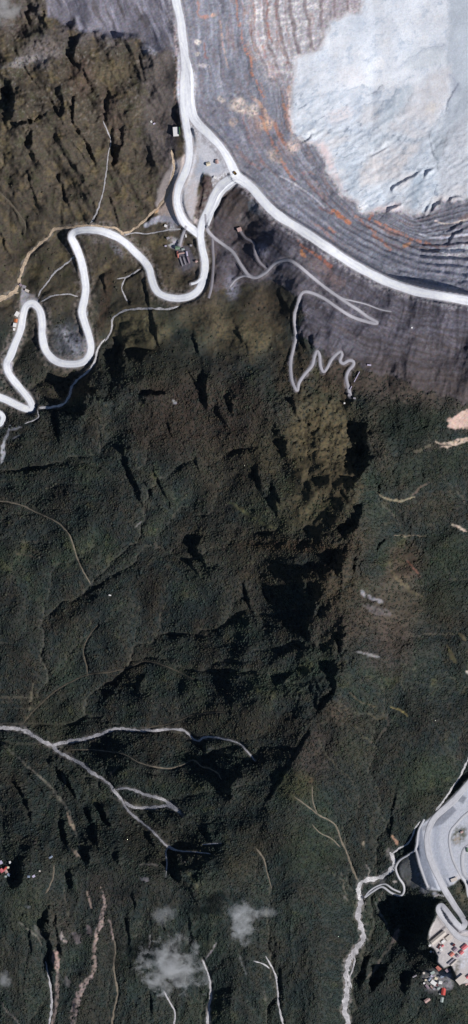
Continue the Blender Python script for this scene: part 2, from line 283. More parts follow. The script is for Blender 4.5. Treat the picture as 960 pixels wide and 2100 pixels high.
# ------------------------------------------------------------------ coarse relief: thin-plate skeleton, then stream erosion
def coarse_relief():
    step = 4.0
    xs = np.arange(-240, 1201, step); ys = np.arange(-240, 2341, step)
    X, Y = np.meshgrid(xs, ys)
    pts = []
    for line in SKEL:
        L = np.array(line, float)
        if len(L) > 10 and L[0, 2] == 455: L = smooth_line(L, 30)
        for k in range(len(L) - 1):
            n = max(1, int(math.hypot(L[k + 1, 0] - L[k, 0], L[k + 1, 1] - L[k, 1]) / 40))
            for i in range(n): pts.append(L[k] + (L[k + 1] - L[k]) * i / n)
        pts.append(L[-1])
    pts = np.array(pts)
    _, ui = np.unique(np.round(pts[:, :2] / 12), axis=0, return_index=True); pts = pts[ui]
    n = len(pts)
    R = np.hypot(pts[:, None, 0] - pts[None, :, 0], pts[:, None, 1] - pts[None, :, 1])
    A = np.zeros((n + 3, n + 3)); A[:n, :n] = -R - 0.0 + np.eye(n) * 6.0
    A[:n, n] = 1; A[:n, n + 1:] = pts[:, :2] / 1000; A[n:, :n] = A[:n, n:].T
    b = np.zeros(n + 3); b[:n] = pts[:, 2]
    w = np.linalg.solve(A, b)
    Z = w[n] + w[n + 1] * X / 1000 + w[n + 2] * Y / 1000
    for k in range(n): Z -= w[k] * np.sqrt((X - pts[k, 0]) ** 2 + (Y - pts[k, 1]) ** 2 + 40)
    rug = np.exp(-((X - 690) / 130) ** 2) * sstep(780, 860, Y) * sstep(1520, 1380, Y)
    wx_ = X + 30 * fbm(X, Y, 120, 3, 33); wy_ = Y + 30 * fbm(X, Y, 120, 3, 34)
    Z = Z + 42 * fbm(wx_, wy_, 190, 3, 11) + (8 + 14 * rug) * fbm(wx_, wy_, 84, 3, 31, ridged=True) + 3 * fbm(X, Y, 34, 3, 35)
    target = Z + 26 + 4 * rug
    d1, _, _, crs, _ = poly_dist(X, Y, PIT_RIM)
    mine = (crs < 0)                      # on the pit side of the rim
    ny, nx = Z.shape
    K = np.where(mine, 0, 1.0) * (1 + 0.5 * np.clip(fbm(X, Y, 40, 3, 37), -1, 1))
    D8 = [(-1, -1), (-1, 0), (-1, 1), (0, -1), (0, 1), (1, -1), (1, 0), (1, 1)]
    dx = step * P
    off = [a * nx + b for a, b in D8]
    for it in range(18):
        Z = np.where(mine, Z, Z + 0.085 * (target - Z))
        # priority flood from the border so every cell drains
        F = Z.ravel().tolist(); seen = bytearray(ny * nx); heap = []
        border = np.zeros((ny, nx), bool); border[0] = border[-1] = True; border[:, 0] = border[:, -1] = True
        border |= mine
        for i in np.flatnonzero(border.ravel()).tolist():
            seen[i] = 1; heap.append((F[i], i))
        heapq.heapify(heap); rec = list(range(ny * nx)); order = []
        pop, push = heapq.heappop, heapq.heappush
        inner = (~border).ravel()
        while heap:
            h, i = pop(heap); order.append(i)
            if not inner[i] and (i < nx or i >= nx * (ny - 1) or i % nx == 0 or i % nx == nx - 1):
                nb = [j for j in (i + o for o in off) if 0 <= j < nx * ny and abs(j % nx - i % nx) <= 1]
            else:
                nb = [i + o for o in off]
            for j in nb:
                if not seen[j]:
                    seen[j] = 1
                    if F[j] <= h: F[j] = h + 0.003
                    rec[j] = i
                    push(heap, (F[j], j))
        Ff = np.array(F).reshape(ny, nx)
        # steepest receiver on the filled surface
        best = np.zeros((ny, nx)); r = np.arange(ny * nx).reshape(ny, nx); base = r.copy(); dist = np.ones((ny, nx))
        for (a, bb) in D8:
            sh = np.roll(np.roll(Ff, -a, 0), -bb, 1); l = dx * math.hypot(a, bb)
            s = (Ff - sh) / l
            m = s > best
            best = np.where(m, s, best); r = np.where(m, base + a * nx + bb, r); dist = np.where(m, l, dist)
        r[border] = base[border]
        rl = r.ravel().tolist(); area = np.full(ny * nx, dx * dx).tolist()
        for i in reversed(order):
            j = rl[i]
            if j != i: area[j] += area[i]
        Aq = np.minimum(np.array(area), 1.2e5) ** 0.5
        f = (0.020 * Aq * K.ravel() / dist.ravel()).tolist()
        Zl = Z.ravel().tolist()
        for i in order:
            j = rl[i]
            if j != i:
                zr = Zl[j]
                if Zl[i] > zr: Zl[i] = (Zl[i] + f[i] * zr) / (1 + f[i])
        Z = np.array(Zl).reshape(ny, nx)
        # hillslope creep
        lap = -4 * Z + np.roll(Z, 1, 0) + np.roll(Z, -1, 0) + np.roll(Z, 1, 1) + np.roll(Z, -1, 1)
        lap[0] = lap[-1] = 0; lap[:, 0] = lap[:, -1] = 0
        Z = Z + 0.12 * lap
    return xs, ys, Z, np.log(np.array(area).reshape(ny, nx))

xs_c, ys_c, Zc, Ac = coarse_relief()

def cubic1(A, t, axis):
    i = np.floor(t).astype(int); f = t - i
    n = A.shape[axis]
    W = [((-f + 2) * f - 1) * f / 2, ((3 * f - 5) * f * f + 2) / 2, ((-3 * f + 4) * f + 1) * f / 2, (f - 1) * f * f / 2]
    out = 0
    for k in range(4):
        idx = np.clip(i - 1 + k, 0, n - 1)
        B = np.take(A, idx, axis)
        out = out + (B * (W[k][:, None] if axis == 0 else W[k][None, :]))
    return out

# ------------------------------------------------------------------ fine grid (even inside the frame, widening to the horizon)
def axis(lo, hi, step, far):
    core = list(np.arange(lo, hi + 0.01, step))
    a, b, s = [], [], step
    x = 0.0
    while x < far:
        s *= 1.10; x += s
        a.append(lo - x); b.append(core[-1] + x)
    return np.array(a[::-1] + core + b)
GX = axis(-90, 1050, 2.0, 9000); GY = axis(-90, 2190, 2.0, 9000)
X, Y = np.meshgrid(GX, GY)
tx = np.clip((GX - xs_c[0]) / 4.0, 0, len(xs_c) - 1.001); ty = np.clip((GY - ys_c[0]) / 4.0, 0, len(ys_c) - 1.001)
Z = cubic1(cubic1(Zc, ty, 0), tx, 1)
flow = cubic1(cubic1(Ac, ty, 0), tx, 1)
farw = sstep(200, 1500, np.maximum(np.maximum(-X, X - 960), np.maximum(-Y, Y - 2100)))
Z = 400 + (Z - 400) * 1.42
Z = Z * (1 - farw * 0.6) + farw * (0.6 * 250 + 160 * fbm(X, Y, 1500, 3, 77, ridged=True))

def window(pts, R):
    p = np.asarray(pts, float)
    i0, i1 = np.searchsorted(GX, [p[:, 0].min() - R, p[:, 0].max() + R]); j0, j1 = np.searchsorted(GY, [p[:, 1].min() - R, p[:, 1].max() + R])
    return slice(max(j0, 0), min(j1 + 1, len(GY))), slice(max(i0, 0), min(i1 + 1, len(GX)))

# warped coordinates give ragged natural edges
WX = X + 5 * fbm(X, Y, 28, 3, 201) + 2.0 * fbm(X, Y, 8, 2, 203)
WY = Y + 5 * fbm(X, Y, 28, 3, 205) + 2.0 * fbm(X, Y, 8, 2, 207)

# ---- pit: bench parameter t (0 = pit heart, 0.5 = foot of the benches, 1 = rim road) and distance along
d1, arc1, _, c1, _ = poly_dist(X, Y, PIT_RIM)
dm, arcm, _, cm, _ = poly_dist(X, Y, PIT_MID)
d0, _, _, c0, _ = poly_dist(X, Y, PIT_IN)
pit_side = c1 < 0
t = np.where(cm > 0, 0.5 + 0.5 * dm / (dm + d1 + 1e-6), np.where(c0 > 0, 0.5 * d0 / (dm + d0 + 1e-6), 0.0))
t = np.where(pit_side, t, 1.0)
along = np.where(cm > 0, arc1, arcm)
tw = t + 0.022 * fbm(X, Y, 70, 3, 301) + 0.010 * fbm(X, Y, 18, 3, 302)
NB = 15
tn = tw * NB; fr = tn - np.floor(tn)
irr = sstep(0.62, 0.85, t) * 0.55 + 0.45 * sstep(0.0, 0.4, fbm(np.floor(tn) * 3.7, along / 90, 1.0, 2, 303))
terr = (np.floor(tn) + sstep(0.45, 0.95, fr)) / NB
terr = terr * (1 - irr) + (tw - 0.25 / NB) * irr
ragb = 9 * fbm(tn * 1.3, along / 60, 1.0, 3, 305) * sstep(-40, 30, 260 - Y) + 6 * fbm(X, Y, 22, 4, 306, gain=0.65)
white = in_poly(WX + ragb, WY + 0.8 * ragb, WHITE) & pit_side
bl = sstep(0, 6, d1)
level = np.where(terr > 0.5, 225 + (terr - 0.5) * 2 * 165, 190 + terr * 70)
level_w = np.where(t > 0.5, 225 + (t - 0.5) * 330, 190 + t * 70) + 12 * fbm(X, Y, 130, 3, 41) + 1.6 * fbm(X, Y, 30, 3, 43, ridged=True) * sstep(120, 300, Y) + 0.5 * fbm(X, Y, 9, 3, 46) + sstep(130, 280, Y - (X - 700) * 0.25) * 3.2 * fbm((X * 0.84 - Y * 0.54) / 60, (X * 0.54 + Y * 0.84) / 22, 1.0, 5, 48, ridged=True, gain=0.55)
wsoft = white.astype(float)
for _ in range(2):
    wsoft[1:-1, 1:-1] = (wsoft[1:-1, 1:-1] * 2 + wsoft[:-2, 1:-1] + wsoft[2:, 1:-1] + wsoft[1:-1, :-2] + wsoft[1:-1, 2:]) / 6
wsoftH = wsoft.copy()
for _ in range(16):
    wsoftH[1:-1, 1:-1] = (wsoftH[1:-1, 1:-1] * 2 + wsoftH[:-2, 1:-1] + wsoftH[2:, 1:-1] + wsoftH[1:-1, :-2] + wsoftH[1:-1, 2:]) / 6
level = (level + 5 * fbm(X, Y, 45, 4, 49)) * (1 - wsoftH) + level_w * wsoftH
rough_b = 2.2 * fbm(tn * 2.0, along / 14, 1.0, 3, 51) + 1.6 * fbm(X, Y, 9, 3, 53)
rimz = np.where(pit_side, 1.0, 0.0)
Z = np.where(pit_side, Z * (1 - sstep(0, 14, d1)) + (level + rough_b * (1 - wsoft)) * sstep(0, 14, d1), Z)
farpit = sstep(1300, 3000, np.maximum(X, -Y))
Z = Z * (1 - farpit * pit_side) + 300 * farpit * pit_side

# ---- dump slopes outside the rim: steps that follow the rim
dump_poly = [(484, 372), (440, 420), (424, 480), (440, 600), (480, 585), (560, 575), (612, 610), (616, 690), (660, 715), (700, 735), (760, 760), (850, 790), (1000, 830), (1300, 830), (1300, 600), (960, 600), (700, 520), (560, 430)]
dump = in_poly(WX + 26 * fbm(X, Y, 60, 4, 67), WY + 40 * fbm(X, Y, 70, 5, 68, gain=0.6) * sstep(620, 700, Y), dump_poly) & ~pit_side
dn = (d1 + 14 * fbm(X, Y, 70, 4, 61) + 0.03 * arc1) / 15.0
df = dn - np.floor(dn)
Z = Z - np.where(dump, 1.0, 0.0) * sstep(-0.2, 0.3, fbm(dn / 1.7, arc1 / 80, 1.0, 2, 62)) * (4.5 * (sstep(0.4, 0.9, df) - df))
top_poly = [(100, -300), (96, 0), (110, 40), (170, 66), (215, 76), (300, 82), (312, 100), (345, 112), (372, 112), (360, -300)]
topm = in_poly(WX + 22 * fbm(X, Y, 50, 4, 64), WY + 30 * fbm(X / 1.0, Y, 36, 4, 66), top_poly) & ~pit_side
st = (X * 0.93 - Y * 0.36 + 6 * fbm(X, Y, 60, 3, 63)) / 15.0
Z = Z + np.where(topm, 4.5 * fbm(st, Y / 60, 1.0, 3, 65), 0)

Z = Z + np.where(dump, 1.0, 0.0) * (3.0 * fbm(X, Y, 16, 4, 69, gain=0.65) + 5 * fbm(arc1 / 26, d1 / 90, 1.0, 3, 70, ridged=True))
# ---- natural roughness: gullied, rocky near the crest
def blur(m, n):
    m = m.astype(float)
    for _ in range(n):
        m[1:-1, 1:-1] = (m[1:-1, 1:-1] * 2 + m[:-2, 1:-1] + m[2:, 1:-1] + m[1:-1, :-2] + m[1:-1, 2:]) / 6
    return m
wild = (1 - blur(dump | topm, 14)) * (~pit_side)
dump = blur(dump, 3); topm = blur(topm, 3)
crest_d, _, _, _, _ = poly_dist(X, Y, [(620, 830), (755, 900), (735, 1050), (700, 1200), (700, 1320), (660, 1450)])
rocky = np.exp(-(crest_d / 90) ** 2)
upper = sstep(520, 380, Y) * sstep(360, 300, X)
wX = X + 14 * fbm(X, Y, 45, 3, 72); wY = Y + 14 * fbm(X, Y, 45, 3, 73)
rough = 9 * fbm(wX, wY, 46, 5, 71, ridged=True, gain=0.55) * (0.5 + 0.9 * rocky + 0.7 * upper) + 3.2 * fbm(wX, wY, 12, 4, 75, gain=0.6) * (0.5 + 1.8 * rocky + 0.9 * upper)
# gullies running down-right in the upper left massif
gx = (X * 0.80 - Y * 0.60) + 10 * fbm(X, Y, 80, 3, 81)
rough = rough + upper * 46 * (fbm(gx / 85, (X * 0.6 + Y * 0.8) / 210, 1.0, 4, 83, ridged=True, gain=0.45))
# fine ribs on the slopes of the southern spurs (run downhill to the south)
south = sstep(1800, 1900, Y) * sstep(700, 640, X)
rough = rough + south * 6 * fbm((X + 8 * fbm(X, Y, 60, 2, 85)) / 30, Y / 140, 1.0, 3, 87, ridged=True)
Z = Z + wild * rough

def scarp(pts, w, Z, warp=True, gain=1.0):
    L = smooth_line(pts, 6)
    R = w * 5 + 14
    sj, si = window(L, R)
    xx, yy = X[sj, si], Y[sj, si]
    if warp:
        amp = (2.5 + 0.75 * w) if gain > 0.95 else 2.5 + 0.5 * w
        wl_ = max(22, w * 2.2); sd = int(w * 31 + abs(pts[0][0])) % 997
        xx = xx + amp * fbm(X[sj, si], Y[sj, si], wl_, 4, sd, gain=0.6); yy = yy + amp * fbm(X[sj, si], Y[sj, si], wl_, 4, sd + 7, gain=0.6)
    d, arc, side, _, tot = poly_dist(xx, yy, L)
    Hh = w * P * math.tan(math.radians(SUN_EL)) * 1.15 * gain
    end = np.minimum(arc, tot - arc)
    taper = sstep(-6, min(0.4 * tot, 1.2 * w + 6), end) * (1 + 0.5 * fbm(arc, 0 * arc + w, 30, 3, 557))
    shade = np.exp(-(d / (0.30 * w + 1.0)) ** 2); back = np.exp(-d / (1.5 * w + 3))
    prof = np.where(side > 0, shade, back)
    Z[sj, si] += Hh * taper * prof * sstep(R, R * 0.6, d)
    # a bite on the shaded side keeps the foot low
    foot = np.where(side > 0, np.exp(-((d - 0.9 * w) / (0.6 * w + 1)) ** 2), 0)
    Z[sj, si] -= 0.30 * Hh * taper * foot

for pts, w in SCARPS: scarp(pts, w, Z)
for pts, w in PIT_SCARPS: scarp(pts, w, Z, gain=0.9)

# ---- sampling
def sample(F, px, py):
    px = np.asarray(px, float); py = np.asarray(py, float)
    i = np.clip(np.searchsorted(GX, px) - 1, 0, len(GX) - 2); j = np.clip(np.searchsorted(GY, py) - 1, 0, len(GY) - 2)
    fx = np.clip((px - GX[i]) / (GX[i + 1] - GX[i]), 0, 1); fy = np.clip((py - GY[j]) / (GY[j + 1] - GY[j]), 0, 1)
    return (F[j, i] * (1 - fx) + F[j, i + 1] * fx) * (1 - fy) + (F[j + 1, i] * (1 - fx) + F[j + 1, i + 1] * fx) * fy

# ---- pads and road beds are levelled into the slope
def level_pad(poly, h, soft=10, keep=1.0):
    sj, si = window(poly, soft + 4)
    xx, yy = X[sj, si], Y[sj, si]
    ins = in_poly(xx, yy, poly); d = poly_dist(xx, yy, poly, True)[0]
    w = np.where(ins, 1.0, sstep(soft, 0, d))
    if h is None:      # a tilted plane fitted to the ground there
        zz = Z[sj, si][ins]; M = np.stack([xx[ins], yy[ins], np.ones(ins.sum())], 1); cf = np.linalg.lstsq(M, zz, rcond=None)[0]
        h = cf[0] * xx + cf[1] * yy + cf[2]
    Z[sj, si] = Z[sj, si] * (1 - w) + (h + 0.5 * fbm(xx, yy, 12, 2, 91)) * w

TRI_PAD = [(386, 225), (405, 258), (455, 307), (478, 350), (462, 372), (440, 395), (432, 365), (416, 352), (408, 380), (400, 430), (394, 465), (375, 455), (362, 410), (376, 362), (389, 310)]
YARD = [(1100, 1470), (960, 1600), (895, 1668), (866, 1690), (854, 1720), (852, 1745), (860, 1775), (872, 1806), (882, 1824), (905, 1826), (930, 1812), (944, 1800), (960, 1815), (1100, 1800)]
TOWN = [(903, 1868), (892, 1886), (882, 1910), (880, 1928), (884, 1938), (892, 1948), (899, 1962), (897, 1972), (910, 1985), (925, 1978), (935, 2000), (945, 2018), (962, 2015), (1060, 2000), (1060, 1900), (950, 1910), (925, 1890)]
APRON = [(354, 335), (378, 322), (384, 345), (368, 380), (358, 410), (364, 437), (376, 460), (352, 455), (330, 444), (320, 420), (326, 390), (336, 365)]
CAMP = [(362, 503), (386, 505), (392, 515), (404, 545), (375, 558), (360, 512)]
level_pad(TRI_PAD, None, 10); level_pad(YARD, 276, 6); level_pad(TOWN, 262, 4); level_pad(CAMP, None, 16); level_pad(APRON, None, 14, 0.5)

def road_bed(pts, hw, soft, smooth_m, sink=0.0):
    L = smooth_line(pts, 4.0)
    z = sample(Z, L[:, 0], L[:, 1])
    n = max(3, int(smooth_m / 4)); k = np.hanning(2 * n + 3)[1:-1]; k /= k.sum()
    zp = np.pad(z, n, mode='edge'); zs = np.convolve(zp, k, 'valid')[:len(z)]
    cl = np.concatenate([[0], np.cumsum(np.hypot(np.diff(L[:, 0]), np.diff(L[:, 1])))])
    sj, si = window(L, hw + soft + 3)
    d, arc, _, _, _ = poly_dist(X[sj, si], Y[sj, si], L)
    w = sstep(hw + soft, hw + 2.0, d)
    zr = np.interp(arc, cl, zs) - sink
    Z[sj, si] = Z[sj, si] * (1 - w) + zr * w
for nm, pts, hw, tone, lab in sorted(ROADS, key=lambda r: r[2]):
    road_bed(pts, hw, 7 if hw > 4 else 4, 60 if hw > 4 else 24)
for pts, a, b, tone in STREAMS:
    road_bed(pts, max(a, b) * 0.8, 3.5, 12, 2.0)
for nm, pts, hw, tone, lab in sorted(ROADS, key=lambda r: r[2]):
    road_bed(pts, hw, 3 if hw > 4 else 2.5, 40 if hw > 4 else 16)

# ------------------------------------------------------------------ albedo of the ground
GAIN = 1.0
def C(r, g, b): return srgb(r, g, b, GAIN)
A = np.zeros(X.shape + (3,), np.float32)
n1 = fbm(X, Y, 90, 5, 101); n2 = fbm(X, Y, 30, 4, 111); n3 = fbm(X, Y, 9, 4, 121); n4 = fbm(X, Y, 4.2, 2, 131)
def mix(mask, c):
    m = np.clip(mask, 0, 1)[..., None]
    A[:] = A * (1 - m) + (c if np.ndim(c) > 1 else np.asarray(c, np.float32)) * m

# vegetation cover: 1 forest, 0 moor or bare
moor_top = sstep(690, 560, Y + 60 * n1 + 30 * n2 + (X - 250) * 0.08)
forest_c = C(48, 56, 57); moor_c = C(82, 74, 66); olive = C(102, 92, 68); brown = C(84, 70, 64); greyrock = C(132, 134, 146)
A[:] = forest_c
mix(sstep(-0.1, 0.5, n1 + 0.5 * n2) * 0.55, C(62, 64, 54))
mix(sstep(0.0, 0.6, n2 - 0.3 * n1) * 0.6, C(64, 55, 52))
nA = fbm(X, Y, 200, 4, 104); nB = fbm(WX, WY, 120, 5, 106, gain=0.6)
mix(sstep(0.0, 0.4, nB) * 0.55, C(50, 60, 48)); mix(sstep(0.05, 0.4, -nB + 0.3 * n3) * 0.55, C(68, 60, 53)); mix(sstep(0.1, 0.4, nA + 0.4 * n2) * 0.4, C(42, 50, 50))
mix(sstep(0.25, 0.5, nB * 0.6 + 0.6 * n2) * 0.5, C(76, 78, 54))
mix(sstep(0.1, 0.5, n3 + 0.4 * n2) * 0.35, C(74, 72, 58))
mix(sstep(0.1, 0.5, -n3 - 0.3 * n2) * 0.35, C(40, 46, 46))
A *= np.clip(1 + 0.42 * nB + 0.30 * n1 + 0.22 * n2, 0.5, 1.7)[..., None]
mix(sstep(1450, 1900, Y) * 0.35, C(47, 57, 56))  # bluish haze over the lower forest, tinted into the colour
# gully beds: stony, thin cover
mix(sstep(7.2, 9.8, flow + 1.2 * n3) * 0.42, C(96, 92, 82))
mix(sstep(5.6, 4.2, flow + 1.5 * n2) * 0.35, C(66, 62, 54))
mix(moor_top * 0.85, moor_c)
mix(moor_top * sstep(0.0, 0.5, n2 + 0.4 * n3) * 0.7, olive)
mix(moor_top * sstep(0.05, 0.5, -n2 + 0.5 * n3) * 0.6, C(70, 72, 52))
mix(moor_top * sstep(0.15, 0.6, n3 - n1 * 0.5) * 0.5, brown)
mix(moor_top * sstep(0.2, 0.55, n3 + 0.5 * n4 + 0.4 * n1) * sstep(420, 150, Y) * 0.5, C(120, 114, 112))
mix(moor_top * sstep(0.2, 0.5, -n3 - 0.6 * n4) * 0.4, C(48, 48, 42))
mix(sstep(275, 325, X + 25 * n2) * sstep(372, 350, X) * sstep(80, 110, Y) * sstep(350, 290, Y) * 0.65, C(98, 93, 97))

def blob(cx, cy, rx, ry, rot, c, a=1.0, soft=0.6):
    R = max(rx, ry) * 1.5 + 12
    sj, si = window([(cx, cy)], R)
    ca, sa = math.cos(math.radians(rot)), math.sin(math.radians(rot))
    xx = WX[sj, si] - cx; yy = WY[sj, si] - cy
    u = (xx * ca + yy * sa) / rx; v = (-xx * sa + yy * ca) / ry
    r = np.sqrt(u * u + v * v) + 0.5 * n2[sj, si] + 0.6 * n3[sj, si] + 0.35 * n4[sj, si]
    m = (sstep(1.0 + soft * 0.6, 1.0 - soft * 0.6, r) * a * np.clip(0.78 + 1.3 * n3[sj, si] + 0.9 * n4[sj, si], 0, 1))[..., None]
    A[sj, si] = A[sj, si] * (1 - m) + c * m
def stroke(pts, w0, w1, c, a=1.0, soft=1.0, rag=0.6, thr=None, taper=False, jag=1.0):
    L = smooth_line(pts, 5) if len(pts) > 2 else np.array(pts, float)
    R = max(w0, w1) * 2 + 8
    sj, si = window(L, R)
    xx = X[sj, si] * (1 - rag) + WX[sj, si] * rag; yy = Y[sj, si] * (1 - rag) + WY[sj, si] * rag
    d, arc, _, _, tot = poly_dist(xx, yy, L)
    w = w0 + (w1 - w0) * arc / tot
    if taper: w = w * (0.3 + 0.7 * np.sin(np.pi * np.clip(arc / tot, 0.0, 1.0)) ** 0.6)
    w = w * (1 + jag * (0.45 * n3[sj, si] + 0.4 * n2[sj, si]))
    m = sstep(w + soft, np.maximum(w - soft, 0), d) * a
    if thr is not None: m = m * sstep(thr - 0.25, thr + 0.25, n3[sj, si] + 0.5 * n4[sj, si] + 0.3)
    m = m[..., None]
    A[sj, si] = A[sj, si] * (1 - m) + c * m
def area(poly, c, a=1.0, soft=3.0, rag=1.0, mott=False):
    sj, si = window(poly, soft + 16)
    xx = X[sj, si] * (1 - rag) + WX[sj, si] * rag; yy = Y[sj, si] * (1 - rag) + WY[sj, si] * rag
    ins = in_poly(xx, yy, poly); d = poly_dist(xx, yy, poly, True)[0] * np.where(ins, 1, -1)
    m = sstep(-soft, soft, d) * a
    if mott: m = m * np.clip(0.75 + 0.9 * n2[sj, si] + 0.8 * n3[sj, si], 0.1, 1)
    m = m[..., None]
    A[sj, si] = A[sj, si] * (1 - m) + c * m

# mid-frame brown / olive ground
for b in [(280, 675, 65, 45, 0, C(108, 100, 76), .85), (500, 690, 80, 45, 0, C(100, 90, 70), .85), (430, 650, 60, 30, 0, C(100, 90, 72), .8), (545, 640, 60, 40, 0, C(82, 71, 58), .7), (130, 790, 60, 40, 0, C(88, 82, 66), .7), (350, 560, 50, 50, 0, C(88, 80, 66), .6), (660, 900, 80, 105, 0, C(98, 88, 66), .8), (650, 1030, 80, 65, 0, C(88, 79, 60), .75), (700, 985, 40, 40, 0, C(86, 76, 58), .7),
          (600, 760, 40, 60, 0, C(76, 66, 52), .7), (690, 770, 60, 40, 10, C(76, 64, 54), .8), (800, 790, 150, 38, 14, C(84, 74, 68), .85), (420, 850, 150, 85, 0, C(68, 56, 50), .75), (480, 960, 90, 70, 0, C(70, 62, 52), .6), (330, 880, 70, 60, 0, C(62, 54, 48), .6), (560, 920, 60, 60, 0, C(74, 68, 52), .5), (520, 1120, 100, 50, 0, C(66, 58, 48), .6), (200, 740, 60, 40, 0, C(66, 62, 52), .5), (330, 740, 90, 50, 0, C(58, 56, 46), .5), (100, 1480, 50, 60, 0, C(60, 62, 50), .5), (480, 1480, 90, 40, 0, C(66, 60, 50), .5), (640, 1740, 60, 60, 0, C(50, 62, 46), .5), (860, 1600, 60, 60, 0, C(52, 60, 46), .5), (820, 1240, 45, 90, 5, C(84, 76, 66), .75),
          (770, 1250, 40, 60, 0, C(86, 76, 68), .6), (830, 1150, 40, 40, 0, C(86, 72, 62), .7), (800, 1330, 50, 60, 0, C(76, 66, 62), .6), (700, 1110, 70, 40, 0, C(76, 66, 54), .7), (690, 1200, 60, 65, 0, C(76, 66, 54), .75), (690, 1290, 55, 45, 0, C(72, 63, 56), .75),
          (640, 1550, 45, 55, 30, C(74, 64, 60), .6), (700, 1460, 30, 25, 0, C(82, 72, 62), .6), (730, 1530, 50, 60, 0, C(66, 62, 52), .5), (610, 1610, 40, 30, 0, C(78, 76, 52), .6), (860, 1050, 60, 25, 0, C(66, 60, 52), .5), (780, 930, 20, 60, -20, C(74, 66, 58), .6),
          (830, 870, 70, 45, 10, C(34, 42, 36), .8), (880, 960, 90, 40, -10, C(48, 54, 44), .6), (910, 1180, 50, 100, 0, C(44, 52, 42), .6), (600, 1120, 110, 14, 2, C(76, 60, 48), .6), (520, 1215, 70, 50, 0, C(60, 52, 46), .5), (570, 1180, 80, 20, 0, C(66, 58, 46), .5),
          (230, 1940, 25, 70, 0, C(58, 50, 46), .5), (330, 1740, 80, 50, 0, C(62, 56, 46), .5), (220, 1830, 60, 40, 0, C(62, 54, 52), .5), (60, 1870, 60, 50, 30, C(68, 70, 58), .6), (120, 1900, 30, 60, 0, C(70, 64, 60), .5), (500, 1760, 40, 60, 30, C(58, 54, 42), .5),
          (430, 560, 25, 60, 0, C(92, 82, 76), .5), (270, 590, 60, 60, 0, C(66, 62, 50), .5), (130, 790, 60, 40, 0, C(68, 62, 56), .6), (110, 560, 60, 50, 0, C(66, 64, 50), .5), (215, 620, 12, 70, 10, C(88, 70, 58), .6), (40, 690, 30, 60, 0, C(58, 60, 52), .6), (560, 1060, 70, 30, 30, C(84, 84, 60), .35)]:
    blob(*b)
# bare rock of the upper left and the mixed strip west of the haul road
for b in [(20, 30, 55, 45, 0, C(92, 84, 84), .7), (90, 110, 40, 30, -20, C(126, 118, 120), .6), (60, 128, 60, 10, -12, C(140, 134, 136), .6), (230, 240, 24, 60, -10, C(92, 78, 72), .6), (170, 160, 30, 40, 0, C(88, 72, 66), .6), (215, 30, 110, 60, 0, C(118, 112, 120), .7),
          (330, 200, 24, 120, 2, C(96, 88, 84), .75), (345, 330, 16, 60, 10, C(104, 96, 98), .6), (310, 100, 20, 14, 0, C(168, 168, 182), .8), (260, 75, 40, 8, 6, C(150, 146, 156), .7), (190, 62, 30, 7, 10, C(160, 158, 170), .6), (50, 130, 50, 8, -15, C(150, 146, 146), .5), (230, 150, 40, 22, 0, C(104, 94, 74), .5)]:
    blob(*b)
# grey mine ground
mix(topm * 0.88, C(122, 120, 132))
mix(topm * sstep(0.0, 0.35, fbm(st * 1.3, Y / 90, 1.0, 3, 141)) * 0.75, C(156, 155, 170))
mix(topm * sstep(0.05, 0.4, -fbm(st * 1.3, Y / 70, 1.0, 3, 143)) * 0.75, C(88, 83, 86))
mix(dump * 0.92, C(88, 85, 95))
s1 = fbm(dn * 2.2, arc1 / 90, 1.0, 4, 151); s2 = fbm(d1 / 9.0, arc1 / 60, 1.0, 3, 153)
mix(dump * sstep(0.0, 0.4, s1) * 0.5, C(112, 111, 125))
mix(dump * sstep(0.05, 0.4, -s1) * 0.6, C(66, 61, 64))
mix(dump * sstep(0.1, 0.5, s2 + n2 * 0.5) * 0.4, C(104, 92, 88))
rr = fbm((X * 0.8 + Y * 0.6) / 9 + 0.5 * n2, (Y * 0.8 - X * 0.6) / 4.5, 1.0, 3, 155)
mix(dump * sstep(0.1, 0.5, rr + 0.6 * n2) * 0.35, C(136, 134, 146)); mix(dump * sstep(0.1, 0.5, -rr - 0.5 * n2) * 0.4, C(62, 58, 61))
mix(dump * sstep(650, 800, Y + 40 * n1) * 0.6, C(86, 76, 70))
mix(dump * sstep(575, 480, X) * 0.55, C(84, 74, 72))
# pit benches
bench = pit_side & ~white
mix(bench * 1.0, C(128, 131, 144))
b1 = fbm(tn * 1.6, along / 110, 1.0, 3, 161); b2 = fbm(tn * 3.5, along / 55, 1.0, 3, 163); b3 = fbm(tn * 0.9, along / 9, 1.0, 3, 165)
mix(bench * sstep(0.0, 0.4, b1) * 0.5, C(166, 167, 180))
mix(bench * sstep(0.0, 0.4, -b1) * 0.6, C(100, 99, 110))
mix(bench * sstep(0.05, 0.4, b2) * 0.4, C(124, 112, 114))
mix(bench * sstep(0.1, 0.4, -b2) * 0.35, C(170, 172, 184))
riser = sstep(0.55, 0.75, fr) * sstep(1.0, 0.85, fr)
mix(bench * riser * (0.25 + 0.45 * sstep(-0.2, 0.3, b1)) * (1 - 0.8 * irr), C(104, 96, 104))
# pale pinkish limestone columns at the top of the pit wall, creased across
colm = bench * sstep(0.66, 0.56, t) * sstep(200, 120, Y)
mix(colm * 0.8, C(200, 197, 202))
mix(colm * sstep(-0.05, 0.25, b3) * 0.5, C(168, 164, 174))
mix(colm * sstep(0.0, 0.35, -b3 + 0.3 * n4) * 0.5, C(236, 232, 232))
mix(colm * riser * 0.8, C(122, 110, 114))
mix(colm * sstep(640, 690, X) * 0.45, C(160, 146, 152))
